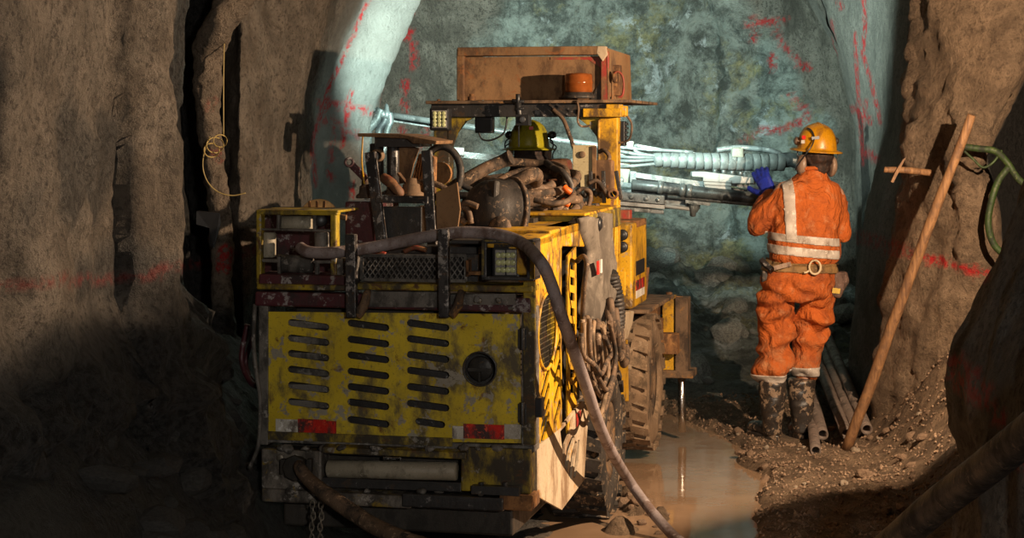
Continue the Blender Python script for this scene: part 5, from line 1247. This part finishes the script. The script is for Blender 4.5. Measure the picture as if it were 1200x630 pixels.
# stake with crosspiece in the pillar
sk = empty('wooden_stake', W(1085, 200, 10.6)); tag(sk, 'short wooden stake with nailed crosspiece sticking out of the brown pillar', 'stake')
l0 = sk.location
m = MB(); m.tube([W(1036, 198, 10.45) - l0, W(1062, 199, 10.45) - l0, W(1092, 202, 10.5) - l0], [.017, .019, .02], n=8); m.build('peg', MT['wood'], sk, warp=.004)
m = MB(); m.prism([W(x, y, 10.4) - l0 for x, y in ((1044, 213), (1047, 214), (1059, 190), (1062, 184), (1058, 187), (1050, 200))], (0, .03, 0)); m.build('crosspiece', MT['wood'], sk)
for pts, lab in (([(1130, 172), (1146, 174), (1166, 177), (1180, 190), (1192, 208), (1206, 220)], 'green hose arching across the dark side opening, upper one'),
                 ([(1182, 196), (1170, 212), (1162, 235), (1158, 262), (1164, 285), (1176, 298)], 'green hose hanging down in the dark side opening'),
                 ([(1130, 177), (1140, 186), (1152, 196), (1164, 190), (1174, 176)], 'thin green cord dipping across the dark side opening')):
    hose('green_hose', [W(x, y, 10.25) for x, y in pts], .019 if 'cord' not in lab else .007, MT['green_hose'], lab, 'hose')
wr = empty('tie_wire', W(252, 175, 9.1)); tag(wr, 'straw-coloured wire hanging and looped round the hanging rib', 'wire'); l0 = wr.location
m = MB(); m.tube([W(263, 38, 9.15) - l0, W(262, 90, 9.12) - l0, W(262, 160, 9.1) - l0], .003, n=6); m.build('strand', MT['wire'], wr)
for a, b, r in ((262, 165, 8), (256, 170, 10), (252, 176, 9)):
    m = MB(); m.tube([W(a - 4 + r*math.cos(t*.7), b + r*.9*math.sin(t*.7), 9.02 + .05*math.sin(t)) - l0 for t in range(9)], .003, n=6, closed=True); m.build('strand', MT['wire'], wr)
m = MB(); m.tube([W(x, y, 9.05) - l0 for x, y in ((246, 160), (239, 180), (238, 198), (244, 214), (256, 225), (272, 229), (288, 226))], .003, n=6); m.build('strand', MT['wire'], wr)
# black box-like bracket on the left wall
m = MB(); q = W(243, 256, 9.0); wq(m, [(230, 248), (256, 251), (257, 262), (252, 290), (246, 285), (244, 268), (229, 264)], 9.0, .05); m.v = [tuple(Vector(v) - q) for v in m.v]
o = m.build('rubber_flap', MT['black'], warp=.01); o.location = q; tag(o, 'torn black rubber flap hung across the rib beside the machine', 'flap')

# floodlight on a stand in the side drift, outside the picture: unseen lamp body with added plates that block its light
fl = empty('floodlight', (2.5, 7.35, 0)); tag(fl, 'floodlight on a stand in the side drift at the right, unseen, with added light-blocking plates', 'lamp')
m = MB(); m.box((.06, -.09, 2.12), (.16, .09, 2.30)); m.build('lamp_body', MT['black'], fl, bevel=.01)
m = MB(); m.cyl((.1, 0, .2), (.1, 0, 2.12), .02); m.build('stand_pole', MT['worn_post'], fl)
m = MB(); m.prism([(-.46, .0, 1.75), (-.44, -.34, 1.75), (-.44, -.34, 2.085), (-.46, .0, 2.085)], (.01, 0, 0)); m.bar((.1, -.3, 1.80), (-.45, -.3, 1.80), .02, .02); m.bar((.1, 0, 1.80), (.1, -.3, 1.80), .02, .02); m.build('blocker_plate', MT['black'], fl)  # added plate that casts the shade on the lower left wall
m = MB(); m.prism([(0, 0, 1.93)] + [(.275*math.cos(R(a)), .275*math.sin(R(a)), 1.93) for a in range(50, 151, 10)], (0, 0, -.01)); m.build('lower_blocker_plate', MT['black'], fl)  # added plate that keeps the light off the near bank
# ------------------------------------------------------------------ people
def remeshed(mb, name, mat, parent, vox=.010, smooth=4, fold=None):
    tmp = mb.build('tmp', mat); md = tmp.modifiers.new('r', 'REMESH'); md.mode = 'VOXEL'; md.voxel_size = vox; md.use_smooth_shade = True
    s = tmp.modifiers.new('s', 'SMOOTH'); s.factor = .5; s.iterations = smooth
    dg = bpy.context.evaluated_depsgraph_get(); me = bpy.data.meshes.new_from_object(tmp.evaluated_get(dg)); me.name = name
    bpy.data.objects.remove(tmp)
    if fold:
        n = len(me.vertices); P = np.zeros(n*3); me.vertices.foreach_get('co', P); P = P.reshape(-1, 3); N = np.zeros(n*3); me.vertices.foreach_get('normal', N); N = N.reshape(-1, 3)
        P = P + N * fold(P)[:, None]; me.vertices.foreach_set('co', P.ravel()); me.update()
    me.materials.clear(); me.materials.append(mat)
    me.polygons.foreach_set('use_smooth', [True]*len(me.polygons))
    o = bpy.data.objects.new(name, me); COL.objects.link(o); o.parent = parent; return o
def loft(m, rings, n=28, yaw=0):
    """rings: (x, y, z, rx, ry[, squareness]) stacked bottom to top"""
    c, s = math.cos(yaw), math.sin(yaw); V = []; Fc = []
    for r in rings:
        x, y, z, rx, ry = r[:5]
        for k in range(n):
            a = 2*math.pi*k/n; e = .82; ca = math.copysign(abs(math.cos(a))**e, math.cos(a)); sa = math.copysign(abs(math.sin(a))**e, math.sin(a))
            u, v = rx*ca, ry*sa; V.append((x + u*c - v*s, y + u*s + v*c, z))
    for i in range(len(rings) - 1):
        for k in range(n): Fc.append((i*n+k, i*n+(k+1) % n, (i+1)*n+(k+1) % n, (i+1)*n+k))
    Fc.append(tuple(range(n-1, -1, -1))); Fc.append(tuple((len(rings)-1)*n+k for k in range(n)))
    return m.add(V, Fc, True)
def limb(m, pts, rs_):
    for i in range(len(pts) - 1): m.capsule(pts[i], pts[i+1], rs_[i], rs_[i+1])
def hand(m, wrist, d, nrm, side, curl=.5, sc=1.0, spread=.12, grow=0):
    """palm and five fingers; d along the hand, nrm = back of the hand, side = +1 thumb toward d x nrm"""
    d = Vector(d).normalized(); nrm = (Vector(nrm) - d * d.dot(Vector(nrm))).normalized(); x = d.cross(nrm) * side; w = Vector(wrist)
    for t in (-1.3, -.45, .45, 1.3): m.capsule(w + x*.010*t*sc, w + d*.082*sc + x*.019*t*sc, (.016 + grow)*sc, (.0125 + grow)*sc, 10)
    for i, (t, L) in enumerate(((1.35, .072), (.45, .080), (-.45, .075), (-1.35, .060))):
        p = w + d*.082*sc + x*.019*t*sc; dd = (d + x*spread*t).normalized(); cu = curl * (1 + .12*i)
        for j, (f, r) in enumerate(((.42, .0098), (.32, .0090), (.26, .0080))):
            ax = dd.cross(nrm); dd = (Matrix.Rotation(cu * (.45 + .3*j), 3, ax) @ dd) if False else (dd*math.cos(cu*.45) - nrm*math.sin(cu*.45)).normalized()
            q = p + dd*L*f*sc; m.capsule(p, q, (r + grow)*sc, (r*.93 + grow)*sc, 8); p = q
    p = w + d*.022*sc + x*.026*sc; dd = (d*.62 + x*.75 - nrm*.15).normalized()
    for L, r in ((.042, .0125), (.032, .0105), (.026, .0092)):
        q = p + dd*L*sc; m.capsule(p, q, (r + grow)*sc, (r*.93 + grow)*sc, 8); p = q; dd = (dd*.92 + d*.3 - nrm*.12).normalized()
def head_parts(m, c, f, up=(0, 0, 1)):
    """skull, jaw, nose, brow, ears, lips; c centre of the head, f facing"""
    f = Vector(f).normalized(); up = Vector(up); s = f.cross(up).normalized(); up = s.cross(f); M = Matrix((s, f, up)).transposed()
    m.ellipsoid(c + up*.025, .076, .098, .100, M); m.ellipsoid(c + f*.022 - up*.045, .058, .070, .072, M); m.ellipsoid(c + f*.050 - up*.088, .032, .034, .026, M)
    m.capsule(c + f*.088 + up*.012, c + f*.112 - up*.024, .009, .014, 8); m.ellipsoid(c + f*.086 + up*.030, .055, .016, .012, M); m.ellipsoid(c + f*.088 - up*.054, .024, .012, .006, M); m.ellipsoid(c + f*.086 - up*.064, .022, .012, .007, M)
    for t in (-1, 1): m.ellipsoid(c + s*.076*t - f*.008 - up*.006, .009, .018, .031, M); m.ellipsoid(c + s*.032*t + f*.066 - up*.018, .02, .02, .018, M)
    return s, f, up
def hard_hat(parent, c, f, mat, tilt=(0, 0, 1)):
    f = Vector(f).normalized(); up = Vector(tilt).normalized(); s = f.cross(up).normalized(); f = up.cross(s)
    M = Matrix((s, f, up)).transposed(); n = 40; V = []; Fc = []
    prof = [(.00, .150), (.25, .147), (.5, .136), (.72, .115), (.88, .082), (.96, .045), (1.0, .012), (1.0, .0), (1.12, -.006), (1.30, -.012), (1.30, -.017), (1.10, -.012), (.97, -.004), (.9, .05)]
    for r, z in prof:
        for k in range(n):
            a = 2*math.pi*k/n; brim = 1.0
            if r > 1.05: brim = 1 + .06*max(0, math.sin(a))
            V.append(c + M @ Vector((max(r, .002)*.113*math.cos(a)*brim, max(r, .002)*.136*math.sin(a)*brim, z)))
    for i in range(len(prof) - 1):
        for k in range(n): Fc.append((i*n+k, i*n+(k+1) % n, (i+1)*n+(k+1) % n, (i+1)*n+k))
    m = MB(); m.add(V, Fc, True)
    h = m.build('hard_hat', mat, parent)
    m = MB()
    for off in (-.022, 0, .022):
        m.tube([c + M @ Vector((off, .128*math.sin(a)*.98, .150*math.cos(a)**.8*(1 - abs(off)*2) + .002)) for a in np.linspace(-1.25, 1.25, 14)], .0045, n=6)
    m.build('crown_ridge', mat, h)
    return h, M
def muffs(parent, c, M, mat, big=1.0):
    for t in (-1, 1):
        q = c + M @ Vector((.098*t, -.005, -.035)); o = MB(); ax = M @ Vector((t, 0, 0))
        o.lathe([(.030*big, -.012), (.036*big, -.008), (.036*big, .004), (.030*big, .018), (.020*big, .026), (.004, .028)], q, ax, 20); a = o
        V = np.array(a.v); ctr = np.array(q); upv = np.array(M @ Vector((0, 0, 1))); dz = (V - ctr) @ upv; V = V + np.outer(dz*.35, upv); a.v = [tuple(v) for v in V]
        e = a.build('ear_muff', mat, parent)
        m = MB(); m.tube([q + M @ Vector((.02*t, 0, .03)), q + M @ Vector((.034*t, -.005, .055)), q + M @ Vector((.03*t, .0, .085)), q + M @ Vector((.012*t, .0, .10))], .004, n=6); m.build('muff_arm', MT['black'], e)
def wrinkle(P, a=1.0):
    return a * (.013 * ridged(P * np.array([1, .6, 1.3]) @ np.array([[1,0,.5],[0,1,0],[-.5,0,1]]), 6.5, 3, 400) * .6 + .008 * fbm(P, 13, 2, 410))
def band(src, name, planes, off, mat, parent, pred=None):
    """strip of cloth cut from a garment: planes = list of (point, normal) kept on the normal side"""
    bm = bmesh.new(); bm.from_mesh(src.data)
    for co, no in planes: bmesh.ops.bisect_plane(bm, geom=bm.verts[:] + bm.edges[:] + bm.faces[:], plane_co=co, plane_no=no, clear_inner=True)
    if pred: bmesh.ops.delete(bm, geom=[f for f in bm.faces if not pred(f.calc_center_median())], context='FACES')
    bm.normal_update()
    for v in bm.verts: v.co += v.normal * off
    r = bmesh.ops.extrude_face_region(bm, geom=bm.faces[:])
    vv = [e for e in r['geom'] if isinstance(e, bmesh.types.BMVert)]; bm.normal_update()
    for v in vv: v.co -= v.normal * (off + .002)
    bmesh.ops.recalc_face_normals(bm, faces=bm.faces)
    me = bpy.data.meshes.new(name); bm.to_mesh(me); bm.free(); me.materials.clear(); me.materials.append(mat); me.polygons.foreach_set('use_smooth', [True]*len(me.polygons))
    o = bpy.data.objects.new(name, me); COL.objects.link(o); o.parent = parent; return o

# --- standing worker (root between the boots; coordinates relative to it)
D1 = 11.1; X1 = W(922, 516, D1).x; wk = empty('person', (X1, D1, 0)); tag(wk, 'worker in orange reflective overalls and yellow hard hat, seen from behind, blue glove raised', 'person')
def K(px, py, dy=0): p = W(px, py, D1 + dy); return Vector((p.x - X1, dy, p.z))
yw = R(14)          # trunk turned a little to the left
hd = K(957, 184, .02); fc = Vector((-.38, .92, -.02)).normalized(); fc = Vector((-.30, .95, .0))
sL = K(919, 222, -.02); sR = K(980, 228, .06); eL = K(888, 262, .02); wL = K(903, 226, .24); eR = K(986, 272, .10); wR = K(962, 268, .30)
hL = K(915, 325, .0); hR = K(957, 325, .03); kL = K(908, 398, .03); kR = K(950, 395, .10); aL = K(905, 492, .0); aR = K(939, 488, .06)
m = MB(); head_parts(m, hd, fc); m.capsule(K(954, 214, .0), hd - Vector((0, 0, .06)), .058, .056)
loft(m, [(hL.x*.5+hR.x*.5, .015, .90, .15, .11), (.09, .015, 1.05, .14, .10), (.11, .01, 1.25, .155, .105), (.13, .01, 1.42, .165, .10), (.145, .01, 1.52, .10, .07)], yaw=yw)
limb(m, [sL, eL, wL], [.050, .040, .028]); limb(m, [sR, eR, wR], [.050, .040, .028]); limb(m, [hL, kL, aL], [.085, .055, .038]); limb(m, [hR, kR, aR], [.085, .055, .038])
hand(m, wL + (K(888, 199, .30) - wL).normalized()*.004, K(888, 199, .30) - wL, (-.5, -.85, .2), -1, .5, 1.12, .13, -.002); hand(m, wR, (-.5, .8, .1), (.4, .1, .9), 1, .7)
for a_ in (aL, aR): m.capsule(a_ - Vector((0, 0, .06)), a_ + Vector((-.03, .14, -.085)), .038, .03)
body = remeshed(m, 'body', MT['skin'], wk, .009, 3)
s_, f_, u_ = fc.cross(Vector((0, 0, 1))).normalized(), fc.normalized(), Vector((0, 0, 1))
m = MB()
for t in (-1, 1): m.ellipsoid(hd + s_*.032*t + f_*.086 + u_*.006, .012, .010, .010)
m.build('eyes', MT['white'], body)
m = MB(); Mh = Matrix((s_, f_, u_)).transposed(); m.ellipsoid(hd - f_*.020 + u_*.012, .086, .094, .092, Mh); m.ellipsoid(hd - f_*.045 - u_*.055, .060, .050, .055, Mh); remeshed(m, 'hair', MT['hair'], wk, .008, 2, lambda P: .006*ridged(P, 30, 2, 3))
# overalls
m = MB()
loft(m, [(.075, .01, .84, .150, .120), (.080, .01, .90, .200, .142), (.085, .01, .97, .205, .145), (.095, .01, 1.035, .180, .128), (.10, .01, 1.075, .205, .15), (.105, .005, 1.13, .212, .155), (.11, .0, 1.25, .205, .150), (.118, .0, 1.36, .205, .145), (.122, .0, 1.44, .205, .135), (.128, .0, 1.495, .175, .115), (.140, .005, 1.535, .115, .09), (.155, .01, 1.575, .078, .078), (.158, .01, 1.59, .070, .072)], yaw=yw)
limb(m, [sL + Vector((.03, 0, -.03)), sL + Vector((.0, 0, -.045)), eL, wL + (eL - wL)*.12], [.065, .070, .072, .050]); limb(m, [sR + Vector((-.03, 0, -.02)), sR + Vector((-.012, 0, -.04)), eR, wR], [.07, .070, .060, .048])
limb(m, [hL + Vector((.0, 0, .02)), (hL + kL)/2 + Vector((-.015, 0, 0)), kL, K(905, 438, .0)], [.112, .106, .100, .094]); limb(m, [hR + Vector((.0, 0, .02)), (hR + kR)/2 + Vector((.012, 0, 0)), kR, K(944, 430, .07)], [.112, .104, .095, .076])
def ofold(P):
    d = wrinkle(P); z = P[:, 2]
    leg = 1 - sstep(z, .82, .92)
    d = d + leg * .020 * np.sin(38*z + 9*P[:, 0] + 6*fbm(P, 4, 2, 420)) * sstep(fbm(P, 5, 2, 430), -.3, .5)
    d = d + .010 * np.exp(-((z - .88) / .07)**2) * np.sin(60*z + 30*P[:, 0])
    return d
ov = remeshed(m, 'overalls', MT['orange_cloth'], wk, .0105, 5, ofold)
Z = Vector((0, 0, 1)); tl = Vector((.10, 0, 1)).normalized()
zz = lambda py: CH - (py - HY) / F * D1
band(ov, 'reflective_tape', [(Vector((.1, 0, zz(284))), tl), (Vector((.1, 0, zz(275))), -tl)], .005, MT['tape'], wk, lambda c: -.132 < c.x < .30)
band(ov, 'reflective_tape', [(Vector((.1, 0, zz(299))), tl), (Vector((.1, 0, zz(289))), -tl)], .005, MT['tape'], wk, lambda c: -.132 < c.x < .30)
nx = Vector((1, 0, .04)).normalized()
band(ov, 'reflective_tape', [(K(915.5, 240), nx), (K(927.5, 240), -nx), (Vector((0, 0, zz(279))), Z)], .006, MT['tape'], wk, lambda c: c.z < zz(196))
xm = (aL.x + aR.x) / 2
band(ov, 'cuff_tape', [(Vector((0, 0, zz(449))), Z), (Vector((0, 0, zz(438))), -Z)], .006, MT['tape'], wk, lambda c: c.x < .005)
band(ov, 'cuff_tape', [(Vector((0, 0, zz(441))), Z), (Vector((0, 0, zz(431))), -Z)], .006, MT['tape'], wk, lambda c: c.x > .005)
m = MB(); 
for k, (dx, r0) in enumerate(((.0, .075),)):
    m.tube([Vector((.157 + .074*math.cos(a), .008 + .070*math.sin(a), 1.592 - .012*math.sin(a))) for a in [2*math.pi*i/16 for i in range(16)]], .014, n=8, closed=True)
m.build('collar', MT['orange_cloth'], wk)
# belt with ring, buckle side and pouches
bl = band(ov, 'belt', [(Vector((.1, 0, zz(318))), Vector((.04, 0, 1)).normalized()), (Vector((.1, 0, zz(307))), -Vector((.04, 0, 1)).normalized())], .012, MT['belt'], wk, lambda c: c.x > -.30)
m = MB(); q = K(955, 313, -.165); m.tube([q + Vector((.033*math.cos(a), 0, .040*math.sin(a))) for a in [2*math.pi*i/18 for i in range(18)]], .0065, n=8, closed=True); m.tube([q + Vector((-.035, 0, -.02)), q + Vector((-.05, 0, -.03)), q + Vector((-.065, .0, -.03))], .006); m.build('belt_ring', MT['cream_plastic'], bl)
m = MB(); m.bar(K(907, 314, -.155), K(927, 309, -.165), .004, .026, (0, 0, 1)); m.build('strap_end', MT['muff'], bl)
m = MB(); m.bar(K(892, 305, -.05), K(905, 317, -.11), .03, .045, (0, -1, .3)); m.build('belt_buckle', MT['worn_post'], bl, bevel=.004)
m = MB(); m.prism([K(x, y, -.07) for x, y in ((893, 317), (905, 318), (903, 326), (893, 331))], (0, .04, 0)); m.build('side_pouch', MT['rubber_dark'], bl, bevel=.006)
m = MB(); m.prism([K(x, y, -.03) for x, y in ((977, 319), (993, 318), (996, 330), (990, 340), (985, 350), (973, 347))], (0, .07, 0)); ph = m.build('radio_pouch', MT['pouch'], bl, bevel=.012)
m = MB(); m.prism([K(x, y, -.034) for x, y in ((976, 337), (985, 338), (984, 344), (975, 343))], (0, .004, 0)); m.build('yellow_label', MT['yellow_clean'], ph)
# hard hat, muffs, lamp cord, stickers
hc = K(957, 174, .02); hh, Mx = hard_hat(wk, hc, fc, MT['helmet'], (.06, -.05, 1)); muffs(hh, hc - Vector((0, 0, .066)), Mx, MT['muff'], 1.3)
m = MB(); m.tube([K(946, 150, -.05), K(951, 153, -.085), K(954, 161, -.112), K(951, 171, -.138), K(943, 182, -.135), K(935, 193, -.09), K(932, 199, -.02)], .0045, n=7); m.build('lamp_cord', MT['black'], hh)
m = MB(); m.bar(K(951, 162, -.118), K(960, 161, -.118), .008, .018); m.build('cord_clip', MT['black'], hh)
m = MB(); m.bar(K(940, 161, -.075), K(944, 161, -.085), .008, .022); m.build('sticker', MT['red_tag'], hh)
m = MB(); m.bar(K(939, 166, -.078), K(943, 166, -.088), .006, .02); m.build('sticker', MT['white'], hh)
m = MB(); q = K(934, 165, .02); m.ellipsoid(q, .02, .035, .025); m.build('muff_hinge', MT['muff'], hh); m = MB(); m.ellipsoid(K(980, 165, .05), .016, .03, .022); m.build('muff_hinge', MT['rubber_dark'], hh)
# blue glove over the raised hand, and one on the other
m = MB(); hand(m, wL - (K(888, 199, .30) - wL).normalized()*.01, K(888, 199, .30) - wL, (-.5, -.85, .2), -1, .5, 1.22, .13, .005); m.capsule(wL + (eL - wL)*.18, wL, .034, .036); remeshed(m, 'glove', MT['blue_glove'], wk, .0048, 2)
m = MB(); hand(m, wR, (-.5, .8, .1), (.4, .1, .9), 1, .7, 1.1, .12, .004); m.capsule(wR + (eR - wR)*.15, wR, .034, .036); remeshed(m, 'glove', MT['blue_glove'], wk, .0055, 2)
# boots
for (a_, px, py, toe) in ((aL, 905, 514, Vector((-.085, .15, 0))), (aR, 937, 511, Vector((.0, .17, 0)))):
    z0 = .0; c = Vector((a_.x, a_.y, 0)); gy = Vector((0, 0, CH - (py - HY)/F*D1))
    m = MB(); td = toe.normalized()
    loft(m, [(c.x, c.y, .035, .055, .062), (c.x, c.y, .09, .056, .064), (c.x, c.y - .003, .14, .062, .068), (c.x, c.y - .006, .20, .070, .074), (c.x, c.y, .28, .078, .08), (c.x + .002, c.y, .345, .080, .083), (c.x + .002, c.y, .352, .074, .077)])
    for t, r in ((.0, .050), (.35, .047), (.7, .046), (1.0, .043)): m.ellipsoid(c + toe*t*1.05 + Vector((0, 0, .05)), r*1.02, r*1.05, .045 if t < .5 else .036)
    m.capsule(c + Vector((0, 0, .055)), c + toe + Vector((0, 0, .05)), .052, .042)
    bt = remeshed(m, 'boot', MT['boot'], wk, .009, 3, lambda P: .004*ridged(P*np.array([1, 1, 2.2]), 14, 2, 7)*sstep(P[:, 2], .08, .16))
    m = MB(); s = td.cross(Vector((0, 0, 1))); pts = []
    for k in range(20):
        a = 2*math.pi*k/20; u = math.cos(a); v = math.sin(a); pts.append(c + toe*.5 + td*(.148*u) + s*(.052*v*(1.05 + .12*u)) + Vector((0, 0, .0)))
    m.prism(pts, (0, 0, .03)); sole = m.build('sole', MT['boot'], bt, bevel=.005)

# --- machine driver, seated under the canopy, seen from behind
DV = 10.25; p0 = W(622, 250, DV); dr = empty('person', (p0.x, DV, 0)); tag(dr, 'seated machine driver under the canopy in yellow-green hard hat with ear muffs, seen from behind', 'person')
def Q(px, py, dy=0): p = W(px, py, DV + dy); return Vector((p.x - p0.x, dy, p.z))
hd = Q(621, 181, .02); fc = Vector((.1, 1, .0)).normalized()
m = MB(); head_parts(m, hd, fc); m.capsule(Q(622, 212, 0), hd - Vector((0, 0, .05)), .058, .056)
loft(m, [(.0, .0, 1.00, .17, .12), (.0, -.01, 1.15, .15, .11), (0, -.02, 1.35, .17, .11), (0, -.01, 1.48, .17, .10), (0, 0, 1.55, .10, .07)])
shl, shr = Vector((-.17, 0, 1.47)), Vector((.17, 0, 1.47)); el_, er_ = Vector((-.24, .12, 1.24)), Vector((.24, .12, 1.24)); wl_, wr_ = Vector((-.18, .36, 1.26)), Vector((.18, .36, 1.26))
limb(m, [shl, el_, wl_], [.05, .04, .028]); limb(m, [shr, er_, wr_], [.05, .04, .028])
for t in (-1, 1):
    limb(m, [Vector((.09*t, .02, 1.06)), Vector((.12*t, .42, 1.08)), Vector((.12*t, .50, .70))], [.08, .055, .038]); m.capsule((.12*t, .50, .66), (.12*t, .64, .645), .036, .03)
    hand(m, Vector((.18*t, .36, 1.26)), (0, 1, -.1), (0, 0, 1), -t, .9)
body = remeshed(m, 'body', MT['skin'], dr, .010, 3)
m = MB(); Mh = Matrix((fc.cross(Vector((0,0,1))).normalized(), fc, Vector((0,0,1)))).transposed(); m.ellipsoid(hd - fc*.02 + Vector((0, 0, .01)), .088, .096, .095, Mh); m.ellipsoid(hd - fc*.045 - Vector((0, 0, .06)), .075, .055, .06, Mh)
remeshed(m, 'hair', MT['hair'], dr, .008, 2)
m = MB(); loft(m, [(.0, .0, .99, .19, .15), (.0, -.01, 1.1, .19, .15), (.0, -.01, 1.2, .18, .13), (0, -.02, 1.36, .20, .13), (0, -.01, 1.48, .195, .12), (0, 0, 1.54, .14, .10), (0, 0, 1.59, .085, .085)])
limb(m, [shl, el_, wl_], [.07, .062, .048]); limb(m, [shr, er_, wr_], [.07, .062, .048])
for t in (-1, 1): limb(m, [Vector((.09*t, .02, 1.06)), Vector((.12*t, .42, 1.08)), Vector((.12*t, .50, .72))], [.105, .085, .07])
ov2 = remeshed(m, 'overalls', MT['orange_cloth'], dr, .012, 5, wrinkle)
m = MB(); m.ellipsoid(Q(622, 205, -.03), .13, .10, .085); m.ellipsoid(Q(621, 190, -.02), .10, .095, .07); remeshed(m, 'dark_hood', MT['dark_cloth'], dr, .010, 2)
hc = Q(620, 172, .02); hh, Mx = hard_hat(dr, hc, fc, MT['helmet_b']); muffs(hh, hc - Vector((0, 0, .02)), Mx, MT['muff'], 1.2)
m = MB(); m.bar(Q(620, 150, -.1), Q(625, 150, -.1), .006, .018); m.build('sticker', MT['red_tag'], hh)
for x, t in ((597, -1), (647, 1)):
    m = MB(); m.tube([Q(x + t*0, 158, .0), Q(x - t*2, 166, -.02), Q(x + t*5, 172, -.02), Q(x + t*1, 180, -.02), Q(x + t*1, 190, -.02)], .004, n=6); m.build('muff_wire', MT['black'], hh)
    m = MB(); m.ellipsoid(Q(x, 158, .0), .025, .03, .022); m.build('muff_hinge', MT['black'], hh)
for t in (-1, 1):
    m = MB(); m.cyl((.12*t, .44, .62), (.12*t, .44, .80), .06); m.capsule((.12*t, .46, .62), (.12*t, .60, .60), .05, .045); remeshed(m, 'boot', MT['boot'], dr, .010, 2)
